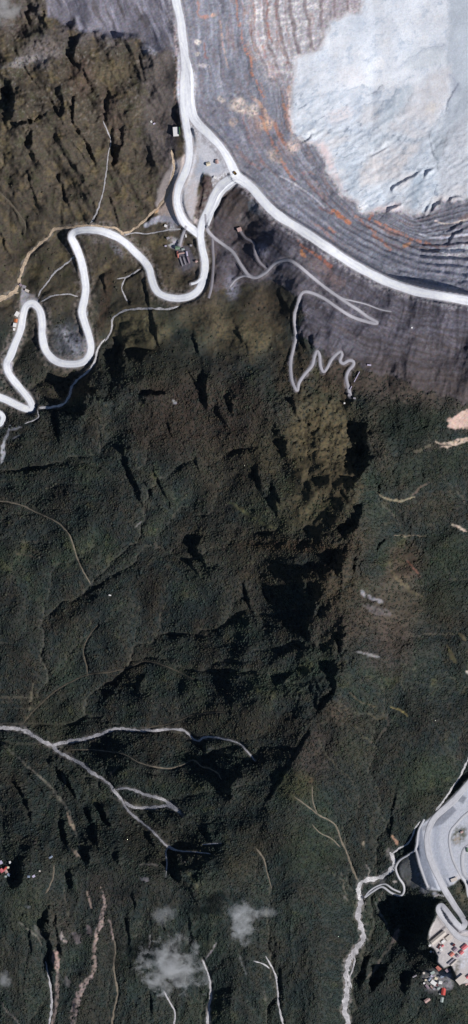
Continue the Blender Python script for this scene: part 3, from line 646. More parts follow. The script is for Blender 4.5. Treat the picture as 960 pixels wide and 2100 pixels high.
# rust staining: broad zone plus the streaks one can see
rz = bench * np.exp(-((t - 0.58) / 0.09) ** 2) * sstep(430, 240, np.abs(Y - 150))
mix(rz * sstep(0.15, 0.5, b2 + 0.5 * n3) * 0.42, C(178, 132, 110))
mix(bench * sstep(0.25, 0.5, fbm(tn * 1.2, along / 80, 1.0, 3, 171)) * 0.35 * sstep(1.0, 0.7, t), C(160, 122, 108))
rust = C(190, 122, 84); rust_d = C(146, 92, 76); rust_l = C(208, 168, 144); cream = C(226, 214, 204)
for pts, w, c, a in [
    ([(483, -10), (488, 40), (495, 70), (500, 95), (511, 118), (519, 152), (527, 172), (540, 200)], 2.4, rust, .8), ([(547, -10), (550, 50), (557, 85)], 2.0, rust_d, .9), ([(565, -10), (568, 60), (577, 100), (588, 130)], 1.6, rust_d, .8), ([(406, 5), (409, 32)], 1.8, rust, .6),
    ([(452, 45), (457, 90), (468, 140)], 1.5, rust_l, .6), ([(512, 0), (510, 40), (520, 85), (540, 110), (560, 150), (570, 175)], 1.6, rust_d, .55), ([(527, 60), (536, 90), (560, 140), (580, 160)], 2.0, C(178, 112, 104), .6), ([(420, 90), (421, 118), (425, 122)], 1.6, rust_d, .8),
    ([(585, -10), (588, 60), (600, 110), (608, 135)], 1.3, rust_d, .6), ([(535, 240), (550, 275), (563, 300), (575, 325), (592, 350), (602, 368)], 3.2, rust, .7), ([(563, 252), (575, 280), (586, 298)], 3.0, rust, .75), ([(580, 212), (590, 240), (599, 275)], 2.6, C(198, 140, 104), .7), ([(520, 200), (545, 232), (555, 262)], 3.5, rust_l, .6),
    ([(612, 345), (630, 365), (650, 392), (668, 415), (690, 436)], 1.6, rust_d, .6), ([(605, 156), (618, 180), (640, 192), (655, 198)], 2.6, C(226, 166, 140), .9), ([(595, 180), (597, 215)], 5, C(214, 172, 150), .7), ([(590, 215), (600, 255), (598, 272)], 3, C(206, 150, 118), .7),
    ([(683, 432), (700, 444), (716, 456)], 4.6, C(204, 128, 84), .95), ([(762, 434), (768, 438), (758, 450)], 3.2, C(168, 84, 40), .9), ([(772, 414), (766, 430), (760, 446)], 1.4, rust, .8), ([(730, 445), (752, 462), (768, 475)], 3.0, rust, .6), ([(770, 452), (800, 468), (850, 492), (880, 500)], 3.2, C(196, 124, 86), .75), ([(764, 482), (785, 495), (800, 512)], 3.4, rust, .7),
    ([(838, 500), (828, 508)], 3.4, C(196, 134, 84), .8), ([(675, 468), (686, 476)], 3.4, C(200, 136, 104), .8), ([(616, 518), (624, 526)], 3.4, C(196, 130, 80), .8), ([(612, 492), (620, 508), (640, 520), (652, 530)], 2.2, C(180, 112, 84), .75), ([(656, 532), (666, 542), (676, 548)], 4.6, C(146, 84, 62), .9), ([(668, 550), (680, 570), (700, 580)], 8, C(128, 104, 98), .5), ([(640, 535), (665, 565), (690, 590)], 9, C(122, 104, 102), .4),
    ([(635, 455), (660, 470), (690, 500)], 2.2, C(184, 124, 100), .5), ([(655, 425), (680, 440)], 2.0, rust_d, .6), ([(486, 300), (500, 325), (533, 345)], 3.0, C(166, 110, 86), .5), ([(505, 225), (500, 255), (520, 300), (540, 335)], 2.4, rust_d, .5), ([(880, 498), (906, 512), (918, 515)], 1.6, C(120, 84, 70), .9), ([(360, 60), (362, 130), (360, 190), (366, 240)], 1.4, C(190, 140, 110), .6)]:
    stroke(pts, w, w, c, a * 0.75, 1.6, 1.0, 0.2 if len(pts) > 3 else (0.05 if len(pts) > 2 else None))
for b in [(438, 33, 7, 5, 0, rust_l, .9), (420, 36, 9, 4, 10, C(206, 146, 124), .7), (405, 88, 6, 5, 0, cream, .8), (418, 136, 16, 5, 15, C(196, 190, 194), .7), (405, 110, 6, 4, 0, cream, .6), (490, 218, 20, 16, 30, C(214, 196, 184), .75), (520, 228, 14, 14, 40, C(222, 204, 190), .7), (478, 252, 10, 8, 0, C(196, 170, 154), .6), (452, 204, 10, 6, 30, cream, .6),
          (545, 255, 12, 20, 60, C(214, 176, 150), .6), (560, 320, 20, 12, 45, C(206, 184, 166), .5), (600, 300, 16, 14, 0, C(212, 190, 180), .7), (486, 285, 18, 8, 20, C(160, 162, 176), .6), (595, 385, 16, 8, 40, C(168, 168, 182), .6), (480, 345, 40, 50, 20, C(104, 100, 108), .5), (440, 235, 34, 26, 20, C(104, 100, 110), .6), (475, 275, 22, 10, 45, C(120, 122, 142), .8),
          (610, 440, 50, 9, 38, C(164, 166, 182), .7), (540, 290, 16, 30, -30, C(122, 118, 128), .5), (940, 560, 60, 40, 10, C(170, 170, 182), .7), (880, 550, 60, 30, 0, C(150, 150, 164), .5), (940, 520, 30, 8, -10, C(214, 210, 214), .7), (520, 428, 8, 20, -35, C(140, 156, 172), .8), (500, 430, 60, 40, 40, C(74, 66, 60), .6), (470, 400, 30, 16, -30, C(66, 56, 52), .6), (500, 455, 14, 14, 0, C(140, 132, 134), .6), (535, 515, 18, 14, 0, C(138, 136, 152), .7),
          (610, 530, 30, 12, 20, C(110, 104, 108), .5), (560, 570, 60, 20, 0, C(96, 90, 90), .5), (470, 540, 20, 40, 0, C(116, 112, 122), .6), (475, 590, 14, 26, 0, C(150, 150, 166), .7), (140, 705, 36, 40, 0, C(110, 111, 120), .75), (165, 700, 14, 26, -20, C(136, 138, 150), .8), (150, 715, 8, 40, -30, C(186, 186, 196), .6), (240, 510, 8, 26, -35, C(134, 132, 140), .7), (205, 494, 16, 9, 0, C(118, 112, 112), .6),
          (705, 712, 50, 12, 20, C(104, 102, 112), .6), (655, 700, 9, 22, 0, C(112, 110, 120), .6)]:
    blob(*b)
stroke([(575, 362), (600, 375), (640, 402), (665, 425)], 1.4, 1.4, C(200, 198, 206), .8, .8, .3)
stroke([(892, 452), (918, 458), (962, 450)], 1.6, 2.2, C(222, 208, 200), .9, .8, .3)
stroke([(860, 480), (900, 488), (962, 480)], 2.0, 2.6, C(196, 198, 210), .8, .8, .3)
stroke([(830, 435), (880, 470), (910, 486)], 2.0, 2.0, C(176, 176, 190), .6, .8, .3)
stroke([(905, 516), (940, 512), (962, 504)], 4, 6, C(220, 220, 226), .8, 1, .5)
stroke([(840, 505), (870, 508), (905, 520)], 1.4, 1.4, C(92, 76, 74), .7, 1, .4)
# white pit floor
wf = wsoft
mix(wf, C(226, 231, 240))
wn = fbm(X + 20 * n2, Y + 20 * n1, 70, 5, 181); ux0, uy0 = X * 0.84 - Y * 0.54, X * 0.54 + Y * 0.84
wn3 = fbm(X + 10 * n3, Y + 10 * n2, 26, 5, 187, gain=0.65); wn2 = fbm((X * 0.86 - Y * 0.5) / 9, (X * 0.5 + Y * 0.86) / 3.5 , 4.0, 4, 183)
mix(wf * sstep(0.0, 0.5, wn) * 0.5, C(236, 238, 244))
mix(wf * sstep(0.05, 0.5, -wn) * 0.6, C(198, 208, 223))
mix(wf * sstep(0.05, 0.45, wn3) * 0.45, C(202, 211, 224))
mix(wf * sstep(0.1, 0.5, -wn3) * 0.4, C(238, 236, 236))
mix(wf * sstep(0.18, 0.4, wn3 + 0.4 * n4) * 0.5, C(172, 186, 204))
mix(wf * sstep(0.74, 0.9, fbm((ux0 + 20 * n1) / 46, (uy0 + 12 * n2) / 26, 1.0, 5, 198, gain=0.6, ridged=True)) * 0.35, C(160, 173, 190))
mix(wf * sstep(150, 300, Y - (X - 760) * 0.2 + 40 * n1) * 0.65, C(194, 203, 215))
mix(wf * sstep(0.15, 0.55, wn2) * 0.35 * sstep(160, 260, Y), C(170, 182, 198))
ux, uy = X * 0.84 - Y * 0.54, X * 0.54 + Y * 0.84       # along and across the slump direction
crk = fbm((ux + 16 * n1) / 60, (uy + 9 * n2) / 17, 1.0, 4, 185, gain=0.6, ridged=True)
low = sstep(120, 260, Y - (X - 700) * 0.25 + 50 * n1)
mix(wf * sstep(0.62, 0.86, crk) * (0.12 + 0.55 * low), C(150, 164, 182))
mix(wf * sstep(0.15, -0.35, crk) * (0.2 + 0.4 * low), C(226, 222, 220))
mix(wf * sstep(0.1, 0.45, fbm(ux / 90, uy / 45, 1.0, 5, 195)) * low * 0.5, C(216, 208, 206))
mix(wf * sstep(0.72, 0.9, fbm(ux / 70 + 3, (uy + 12 * n1) / 40, 1.0, 5, 196, gain=0.62, ridged=True)) * (0.2 + 0.6 * low), C(118, 130, 150))
mix(wf * low * sstep(0.1, 0.5, fbm(ux / 40, uy / 22, 1.0, 5, 189, gain=0.6)) * 0.6, C(176, 189, 206))
for _k in range(0, 1):
    stroke([p for p in WHITE if -200 < p[1] and p[0] < 1000 and p[1] < 500], 6, 6, C(188, 182, 186), 0.65, 4.0, 1.3, 0.1)
area([(922, -60), (918, 10), (923, 40), (918, 90), (914, 130), (922, 150), (928, 190), (905, 260), (912, 290), (930, 300), (960, 250), (1100, 200), (1100, -60)], C(186, 194, 205), .95, 4 + 3, 1.2, False)
area([(925, 135), (905, 140), (860, 165), (845, 180), (812, 235), (800, 265), (850, 285), (875, 280), (900, 240), (920, 200)], C(212, 210, 214), .85, 5 + 3, 1.6, True)
area([(806, 190), (840, 168), (850, 185), (830, 215), (805, 245), (780, 255), (785, 225)], C(176, 188, 200), .7, 5 + 3, 1.6, True)
area([(830, 108), (880, 92), (912, 95), (915, 130), (880, 138), (835, 138)], C(208, 215, 222), .7, 3 + 3, 1.6, True)
area([(640, 285), (665, 290), (680, 320), (692, 360), (705, 390), (690, 372), (674, 348), (664, 315)], C(224, 206, 208), .9, 4 + 3, 1.6, True)
area([(760, 325), (800, 300), (850, 292), (860, 310), (820, 350), (790, 370), (745, 380), (735, 350)], C(216, 211, 212), .8, 6 + 3, 1.6, True)
area([(840, 368), (868, 355), (872, 380), (862, 415), (850, 432), (838, 400)], C(160, 174, 190), .8, 5 + 3, 1.6, True)
area([(700, 330), (735, 330), (732, 380), (715, 400), (700, 370)], C(186, 198, 212), .6, 6 + 3, 1.6, True)
area([(905, 275), (915, 290), (912, 300), (905, 325), (894, 330), (888, 300), (884, 280), (895, 268)], C(172, 180, 190), .85, 3 + 3, 1.6, True)
area([(912, 320), (925, 265), (965, 220), (965, 400), (930, 400), (905, 390), (900, 345)], C(196, 198, 206), .7, 6 + 3, 1.6, True)
area([(775, 425), (770, 434), (790, 436), (825, 424), (815, 415), (790, 418)], C(222, 200, 198), .7, 4 + 3, 1.6, True)
blob(885, 222, 16, 10, -30, C(232, 224, 216), .6); blob(700, 235, 30, 16, -20, C(222, 212, 214), .6); blob(720, 155, 30, 20, 0, C(228, 226, 230), .6); blob(780, 130, 12, 14, 0, C(240, 240, 244), .8); blob(745, 425, 12, 14, 0, C(238, 240, 246), .8); blob(640, 275, 24, 7, 0, C(236, 240, 246), .8); blob(770, 300, 40, 12, -20, C(232, 236, 242), .7)
for pts, w, c, a in [([(763, 186), (784, 173)], 1.0, C(96, 104, 122), .7), ([(812, 184), (806, 196), (780, 222), (760, 238)], 1.8, C(138, 152, 170), .7), ([(940, 172), (932, 185), (924, 200), (918, 228)], 1.6, C(122, 128, 148), .8), ([(922, 150), (930, 165), (934, 178)], 2.2, C(164, 170, 186), .8), ([(925, 120), (935, 100), (962, 70)], 1.2, C(186, 192, 206), .7),
                     ([(880, 270), (890, 282), (900, 270)], 1.2, C(150, 158, 170), .6), ([(776, 262), (800, 280), (842, 285), (858, 290), (880, 270), (895, 252), (925, 205)], 1.1, C(168, 178, 190), .7), ([(760, 295), (785, 280), (800, 276)], 3, C(168, 182, 196), .7), ([(880, 335), (905, 318), (930, 340), (950, 372)], 1.0, C(172, 180, 190), .6), ([(615, 204), (660, 195), (690, 185), (757, 176)], 1.1, C(170, 182, 198), .7), ([(690, 250), (720, 240), (745, 218), (776, 206)], 1.4, C(166, 178, 194), .7), ([(672, 272), (700, 275)], 2.6, C(178, 188, 200), .7),
                     ([(906, 290), (890, 308), (897, 330), (900, 345)], 1.4, C(128, 138, 150), .6), ([(912, 322), (908, 300), (922, 265)], 1.8, C(158, 160, 168), .6), ([(806, 200), (790, 220), (770, 232)], 1.2, C(140, 152, 170), .6), ([(846, 190), (838, 206), (815, 235)], 1.2, C(150, 158, 170), .6), ([(812, 140), (842, 118), (870, 98), (912, 92)], 1.1, C(176, 184, 198), .7), ([(725, 395), (728, 350), (742, 335)], 1.8, C(160, 172, 186), .6)]:
    stroke(pts, w, w * 0.6, c, a, 1.6, 1.5, 0.1)
    stroke([(x + 2.5, y + 3) for x, y in pts], w * 3.5, w * 2, c, a * 0.45, 5.0, 1.5, 0.0)
# landslips, scree and pale clearings in the forest
pale = C(176, 160, 150); pk = C(206, 176, 160); sc = C(150, 146, 148)
for pts, w0, w1, c, a, th in [
    ([(893, 905), (905, 910), (930, 908), (962, 898)], 3, 4, C(196, 176, 160), .9, None), ([(840, 922), (860, 925), (890, 910)], 4, 2.5, C(96, 90, 78), .6, 0.1), ([(900, 918), (920, 916), (940, 910), (962, 902)], 2, 3, C(222, 200, 182), .8, None),
    ([(775, 1008), (782, 1020), (800, 1026), (830, 1026), (850, 1018)], 2.0, 2.2, C(158, 148, 124), .85, None), ([(845, 1015), (862, 1000), (880, 988)], 3, 3, C(112, 98, 88), .7, None), ([(808, 1098), (825, 1100), (845, 1098), (872, 1100)], 1.8, 1.2, C(136, 124, 106), .8, None), ([(926, 1076), (938, 1082), (955, 1090)], 3.4, 3, C(208, 188, 172), .9, None), ([(798, 1150), (805, 1170), (812, 1185), (830, 1200), (850, 1215), (868, 1228)], 2.5, 6, C(104, 96, 76), .6, 0.15), ([(860, 1180), (845, 1160), (835, 1150)], 1.2, 1.2, C(140, 96, 80), .7, None),
    ([(738, 1210), (750, 1222), (770, 1228), (785, 1235)], 5, 4, C(150, 148, 156), .8, 0.1), ([(745, 1240), (770, 1250), (800, 1260)], 8, 10, C(112, 106, 108), .6, 0.1), ([(730, 1336), (750, 1340), (780, 1345)], 4, 3, C(142, 140, 144), .7, 0.15), ([(940, 1300), (955, 1312)], 5, 5, C(118, 108, 84), .8, None), ([(918, 1322), (925, 1345), (935, 1362)], 3, 6, C(104, 96, 70), .7, None), ([(955, 1375), (962, 1380)], 3, 3, C(196, 190, 180), .8, None),
    ([(470, 1030), (490, 1040), (510, 1055), (545, 1075), (575, 1085)], 3, 3, C(104, 104, 74), .6, 0.1), ([(480, 1038), (500, 1050)], 3, 3, C(116, 112, 80), .6, None), ([(355, 820), (362, 828)], 3, 3, C(168, 168, 172), .8, 0.0), ([(275, 1080), (290, 1070)], 2.4, 2, C(132, 128, 130), .6, None), ([(15, 1140), (35, 1135), (60, 1140), (80, 1145)], 1.6, 1.6, C(96, 88, 74), .7, 0.1),
    ([(66, 1405), (60, 1440), (58, 1460)], 2.2, 3.4, C(112, 108, 92), .7, 0.1), ([(750, 1460), (775, 1475), (790, 1470)], 2, 3, C(96, 88, 70), .5, None), ([(800, 1450), (820, 1455), (836, 1468)], 1.2, 1.6, C(160, 146, 96), .8, None), ([(792, 1460), (796, 1480), (785, 1500), (770, 1522)], 4, 1.5, C(106, 100, 92), .7, None), ([(716, 1420), (740, 1438), (770, 1448)], 2, 2, C(102, 92, 74), .6, None), ([(720, 1480), (742, 1505), (768, 1525)], 2, 2, C(92, 86, 72), .5, None),
    ([(652, 1510), (668, 1545), (700, 1580), (735, 1612)], 2, 2, C(98, 94, 78), .5, None), ([(805, 1713), (810, 1722), (816, 1732)], 2.2, 3.5, C(186, 148, 124), .85, None), ([(745, 1725), (748, 1735)], 2, 2, C(150, 140, 124), .7, None), ([(752, 1775), (758, 1790), (756, 1800)], 1.4, 1.6, C(136, 132, 128), .7, None), ([(630, 1610), (640, 1600), (635, 1595)], 3, 4, C(104, 88, 70), .6, None),
    ([(245, 1570), (230, 1585), (220, 1600)], 2, 3, C(100, 96, 88), .6, None), ([(0, 1525), (40, 1560), (80, 1595), (105, 1620), (125, 1645), (140, 1665), (148, 1690), (158, 1720), (162, 1740)], 2.5, 3.0, C(128, 124, 114), .75, 0.05), ([(135, 1668), (148, 1695), (152, 1705)], 2.5, 4, C(178, 158, 140), .8, 0.0), ([(145, 1740), (160, 1755)], 4, 5, C(150, 136, 124), .7, None), ([(125, 1590), (132, 1605), (125, 1620)], 3, 4, C(104, 102, 98), .6, None),
    ([(206, 1818), (210, 1835), (214, 1858), (208, 1885), (200, 1915), (197, 1930)], 1.6, 7, C(180, 160, 154), .85, 0.15), ([(195, 1925), (192, 1960), (192, 1990), (186, 2010)], 4, 5, C(150, 132, 126), .8, 0.2), ([(186, 2005), (170, 2025), (158, 2050), (152, 2085), (146, 2112)], 9, 7, C(166, 148, 144), .8, 0.2), ([(178, 1830), (185, 1850), (188, 1865)], 1.6, 2, C(170, 148, 138), .8, None), ([(125, 1915), (128, 1930), (135, 1935)], 4, 5, C(178, 168, 166), .8, 0.05), ([(112, 1950), (114, 1975), (116, 1990)], 9, 7, C(176, 150, 144), .85, 0.0), ([(116, 1990), (116, 2030), (112, 2070), (106, 2110)], 5, 4, C(150, 134, 128), .75, 0.05),
    ([(180, 1900), (185, 1925)], 7, 6, C(128, 116, 120), .6, 0.05), ([(150, 1915), (165, 1935)], 8, 8, C(118, 108, 112), .6, 0.05), ([(220, 1888), (228, 1905), (232, 1930)], 2.2, 2.2, C(168, 150, 146), .75, None), ([(308, 1920), (306, 1945)], 2, 2.4, C(170, 164, 164), .8, 0.05), ([(443, 1935), (432, 1955), (420, 1970)], 2.4, 2, C(160, 152, 156), .7, 0.05), ([(425, 2070), (428, 2100)], 4, 4, C(190, 180, 180), .7, 0.05), ([(135, 2010), (138, 2025)], 6, 6, C(124, 120, 122), .5, None),
    ([(285, 1775), (310, 1772), (322, 1776)], 1.4, 1.6, C(140, 132, 126), .7, None), ([(290, 1800), (305, 1808)], 7, 6, C(150, 146, 150), .6, 0.15), ([(155, 1752), (163, 1757)], 5, 5, C(168, 150, 140), .6, None), ([(350, 1760), (380, 1785), (400, 1810), (410, 1840)], 4, 3, C(92, 90, 70), .5, None), ([(40, 1895), (70, 1920), (85, 1940)], 1.8, 2.4, C(124, 120, 112), .6, None), ([(50, 1862), (60, 1860)], 4, 4, C(126, 130, 132), .5, 0.1), ([(70, 1900), (85, 1925)], 6, 5, C(110, 108, 106), .5, None),
    ([(0, 2060), (20, 2085), (40, 2105)], 2.5, 2.5, C(124, 116, 112), .6, None), ([(490, 1960), (500, 1985), (505, 2000)], 2.6, 2, C(120, 122, 126), .6, 0.1), ([(540, 2030), (548, 2060)], 1.4, 1.6, C(104, 102, 100), .5, None), ([(8, 905), (4, 930), (0, 950)], 5, 6, C(176, 178, 186), .85, 0.0), ([(18, 870), (12, 895), (5, 915)], 2.5, 4, C(170, 170, 178), .8, None), ([(20, 880), (45, 877)], 2.4, 1.6, C(180, 180, 186), .8, None), ([(25, 900), (38, 892)], 2, 2, C(150, 150, 156), .6, None), ([(100, 990), (108, 985)], 3, 3, C(112, 112, 104), .7, None), ([(35, 910), (60, 905)], 4, 5, C(84, 82, 70), .5, None),
    ([(806, 1936), (812, 1920), (818, 1905)], 6, 5, C(140, 124, 118), .7, 0.05), ([(750, 2010), (775, 1985), (790, 1955), (812, 1930)], 3, 4, C(120, 112, 104), .6, 0.05), ([(770, 1850), (778, 1872), (792, 1895), (797, 1915)], 1.6, 1.6, C(128, 126, 124), .7, None), ([(786, 1832), (778, 1850)], 3, 3, C(124, 112, 104), .5, None), ([(790, 1800), (780, 1812)], 6, 4, C(110, 110, 114), .6, None), ([(806, 1808), (815, 1808)], 3, 2, C(190, 180, 176), .8, None), ([(708, 1840), (715, 1848)], 3, 3, C(124, 118, 112), .5, None), ([(700, 1790), (706, 1820), (715, 1840)], 1.6, 1.6, C(110, 104, 92), .6, None), ([(670, 1775), (690, 1800)], 1.6, 1.6, C(92, 88, 74), .5, None)]:
    stroke(pts, w0 * 0.9, w1 * 0.9, c, a * 0.9, 1.5, .9, (-0.05 if th is None and max(w0, w1) < 5 else th), True)
area([(975, 838), (955, 843), (940, 848), (924, 858), (918, 868), (922, 878), (930, 880), (945, 882), (958, 876), (975, 872)], C(208, 180, 168), .95, 2, 2.0)
# pads, yard, town ground
area([(366, 110), (381, 105), (397, 145), (403, 160), (400, 215), (396, 235), (372, 240), (363, 200)], C(200, 200, 210), .95, 2, .4)
area([(450, 318), (474, 326), (490, 350), (507, 366), (532, 392), (512, 394), (486, 382), (462, 396), (440, 416), (432, 412), (452, 378)], C(206, 207, 216), .95, 2, .4)
area([(44, 588), (54, 600), (70, 606), (84, 622), (92, 640), (78, 632), (56, 622), (44, 640), (41, 615)], C(160, 160, 168), .9, 2.5, .6)
area([(2, 745), (20, 725), (26, 745), (24, 770), (12, 762)], C(214, 214, 222), .95, 2, .4); area([(158, 638), (168, 610), (180, 640), (178, 670), (165, 650)], C(210, 210, 218), .9, 2, .4)
area(TRI_PAD, C(204, 204, 212), .95, 3, .6)
blob(395, 410, 14, 50, 12, C(196, 184, 182), .8); blob(408, 350, 10, 24, 0, C(164, 172, 188), .8); blob(430, 345, 26, 14, 0, C(168, 174, 188), .8); blob(385, 305, 6, 30, 6, C(182, 182, 194), .5)
area([(424, 362), (436, 366), (435, 390), (428, 420), (416, 445), (402, 462), (396, 462), (404, 430), (412, 395), (418, 370)], C(78, 66, 66), .95, 2.0, .6)
area([(356, 352), (375, 330), (380, 345), (365, 380), (356, 410), (362, 435), (372, 455), (352, 450), (332, 440), (325, 420), (330, 390), (338, 370)], C(196, 182, 176), .85, 4)
stroke([(300, 462), (320, 452), (345, 448), (362, 452)], 4, 6, C(166, 166, 178), .8, 2, .9)
stroke([(352, 372), (340, 400), (334, 420), (322, 438)], 3, 3, C(186, 150, 116), .6, 2, .9)
blob(350, 455, 10, 12, 0, C(176, 174, 184), .8, .8); blob(362, 505, 16, 8, 10, C(186, 184, 192), .9); blob(350, 490, 8, 6, 0, C(150, 146, 150), .7)
area(CAMP, C(116, 112, 122), .9, 3, .5); blob(408, 535, 10, 9, 0, C(110, 104, 112), .7); blob(385, 545, 26, 18, -10, C(112, 106, 112), .5)
area(YARD, C(190, 193, 203), .97, 3, .3)
area([(893, 1672), (878, 1692), (885, 1700), (908, 1690), (936, 1662), (925, 1648)], C(132, 136, 148), .9, 2, .2); area([(936, 1622), (930, 1640), (950, 1648), (957, 1636)], C(134, 138, 148), .9, 1.5, .2)
area([(888, 1695), (905, 1692), (900, 1720), (902, 1745), (912, 1775), (930, 1812), (905, 1790), (888, 1745)], C(166, 171, 184), .8, 3, .3)
area([(864, 1690), (856, 1740), (862, 1770), (876, 1815), (898, 1824), (884, 1785), (874, 1750), (868, 1720)], C(132, 138, 152), .9, 2, .3)
area([(852, 1750), (838, 1756), (818, 1774), (822, 1798), (832, 1815), (850, 1822), (868, 1815), (862, 1785)], C(104, 106, 108), .85, 3, .5)
blob(858, 1790, 9, 28, -15, C(120, 126, 136), .7); blob(942, 1712, 14, 22, 40, C(78, 80, 60), .9); blob(938, 1722, 6, 10, 0, C(190, 176, 166), .6); blob(955, 1745, 10, 26, 10, C(180, 182, 190), .8); blob(940, 1798, 9, 6, 0, C(190, 186, 188), .8)
blob(948, 1835, 12, 24, -20, C(84, 80, 68), .9); blob(872, 1822, 10, 10, 0, C(160, 160, 168), .7, .8); blob(890, 1830, 7, 5, 30, C(170, 168, 176), .8); blob(835, 1805, 8, 12, 0, C(76, 72, 62), .5)
stroke([(890, 1840), (900, 1834), (910, 1838)], 1.6, 1.4, C(190, 186, 190), .9, .8, .4)
stroke([(905, 1660), (890, 1685), (868, 1700)], 8, 3, C(112, 110, 114), .5, 3, .8)
area(TOWN, C(196, 190, 190), .97, 2.5, .5)
area([(887, 1930), (893, 1945), (922, 1920), (938, 1905), (930, 1898), (910, 1915)], C(176, 168, 168), .7, 2, .2)
area([(884, 1928), (915, 1902), (912, 1898), (882, 1922)], C(126, 122, 128), .9, 1.2, .2)  # cast shadow of the long warehouse, painted as a dark band northwest of it
blob(955, 1962, 12, 28, 25, C(206, 206, 214), .9, .3); blob(918, 2010, 14, 18, 0, C(150, 148, 156), .8); blob(892, 2014, 22, 24, 0, C(168, 163, 165), .85); blob(935, 1990, 6, 26, 20, C(88, 84, 70), .8)
area([(905, 1882), (916, 1872), (955, 1905), (962, 1912), (940, 1915), (925, 1903)], C(150, 148, 158), .6, 2, .3)
for nm, pts, hw, tone, lab in ROADS:
    if tone == 'haul':
        stroke(pts, hw * 1.45, hw * 1.45, C(150, 147, 152), 0.55, 4.0, 0.5, 0.2, jag=0.5); stroke(pts, hw * 1.08, hw * 1.08, C(190, 189, 197), 0.8, 1.5, 0.15, jag=0.12)
    elif tone == 'track': stroke(pts, hw * 1.7, hw * 1.7, C(128, 124, 130), 0.55, 2.0, 1.0, 0.1)
for pts, offp, cc_ in ((haul_c, 13, C(116, 108, 104)), (haul_c, -13, C(104, 96, 90)), (haul_b, -14, C(176, 168, 166)), (haul_a, -14, C(134, 130, 136)), (haul_a, 14, C(150, 146, 152))):
    Ls = smooth_line(pts, 12); Ts = np.gradient(Ls, axis=0); Ts /= np.linalg.norm(Ts, axis=1)[:, None] + 1e-9
    stroke([(p[0] - t_[1] * offp, p[1] + t_[0] * offp) for p, t_ in zip(Ls, Ts)], 7, 7, cc_, 0.7, 3.5, 1.2, 0.3)
for pts, a, b, tone in STREAMS:
    if max(a, b) > 2.4: stroke(pts, a * 1.7, b * 1.7, C(120, 116, 114), 0.6, 2.0, 1.0, 0.15)
area(APRON, C(198, 185, 180), .97, 4, .7); blob(340, 425, 12, 16, 20, C(208, 184, 170), .8); blob(362, 352, 8, 18, 10, C(176, 178, 190), .8)
stroke([(300, 462), (322, 452), (345, 449), (366, 455)], 5, 7, C(172, 172, 184), .85, 2.5, .9); stroke([(352, 372), (340, 400), (334, 420), (322, 438)], 2.5, 2.5, C(180, 150, 122), .7, 2, .9); blob(352, 468, 12, 8, 0, C(176, 174, 182), .8); blob(362, 500, 14, 9, 10, C(188, 186, 193), .9)
# fine grain of the ground itself (stones, tussocks)
grain = 1 + (0.34 - 0.2 * dump) * n4 + 0.24 * n3 + 0.10 * fbm(X, Y, 2.4, 1, 191)
yd = in_poly(X, Y, YARD) | in_poly(X, Y, TOWN) | in_poly(X, Y, TRI_PAD) | in_poly(X, Y, APRON)
wgt = np.where(wf > 0.5, 0.30, np.where(yd, 0.35, 1.0))
A *= (1 + (grain - 1) * wgt)[..., None]
hk = np.where((wf > 0.5) | yd, 0.25, 1.0)
A[..., 0] *= 1 + hk * 0.22 * fbm(X, Y, 5, 3, 193); A[..., 2] *= 1 + hk * 0.22 * fbm(X, Y, 5, 3, 197); A[..., 1] *= 1 + hk * 0.08 * fbm(X, Y, 5, 3, 199)
A = np.clip(A, 0.004, 0.9)

# ------------------------------------------------------------------ scene helpers
def wx(px): return (np.asarray(px) - CX) * P
def wy(py): return (CY - np.asarray(py)) * P

def mesh_from(name, V, Fq, colr=None, smooth=True, extra=None):
    me = bpy.data.meshes.new(name)
    V = np.asarray(V, np.float32); Fq = np.asarray(Fq, np.int32); k = Fq.shape[1]
    me.vertices.add(len(V)); me.vertices.foreach_set('co', V.ravel())
    me.loops.add(Fq.size); me.loops.foreach_set('vertex_index', Fq.ravel())
    me.polygons.add(len(Fq)); me.polygons.foreach_set('loop_start', np.arange(0, Fq.size, k, dtype=np.int32)); me.polygons.foreach_set('loop_total', np.full(len(Fq), k, np.int32))
    me.update(calc_edges=True)
    if smooth: me.polygons.foreach_set('use_smooth', np.ones(len(Fq), bool))
    if colr is not None:
        at = me.attributes.new('albedo', 'FLOAT_COLOR', 'POINT')
        at.data.foreach_set('color', np.concatenate([colr, np.ones((len(colr), 1), np.float32)], 1).astype(np.float32).ravel())
    return me

def link(name, me, mat=None, parent=None):
    o = bpy.data.objects.new(name, me); col.objects.link(o)
    if mat is not None: me.materials.append(mat)
    if parent is not None: o.parent = parent
    return o

def mat_nodes(name):
    m = bpy.data.materials.new(name); m.use_nodes = True
    return m, m.node_tree.nodes, m.node_tree.links, m.node_tree.nodes['Principled BSDF']

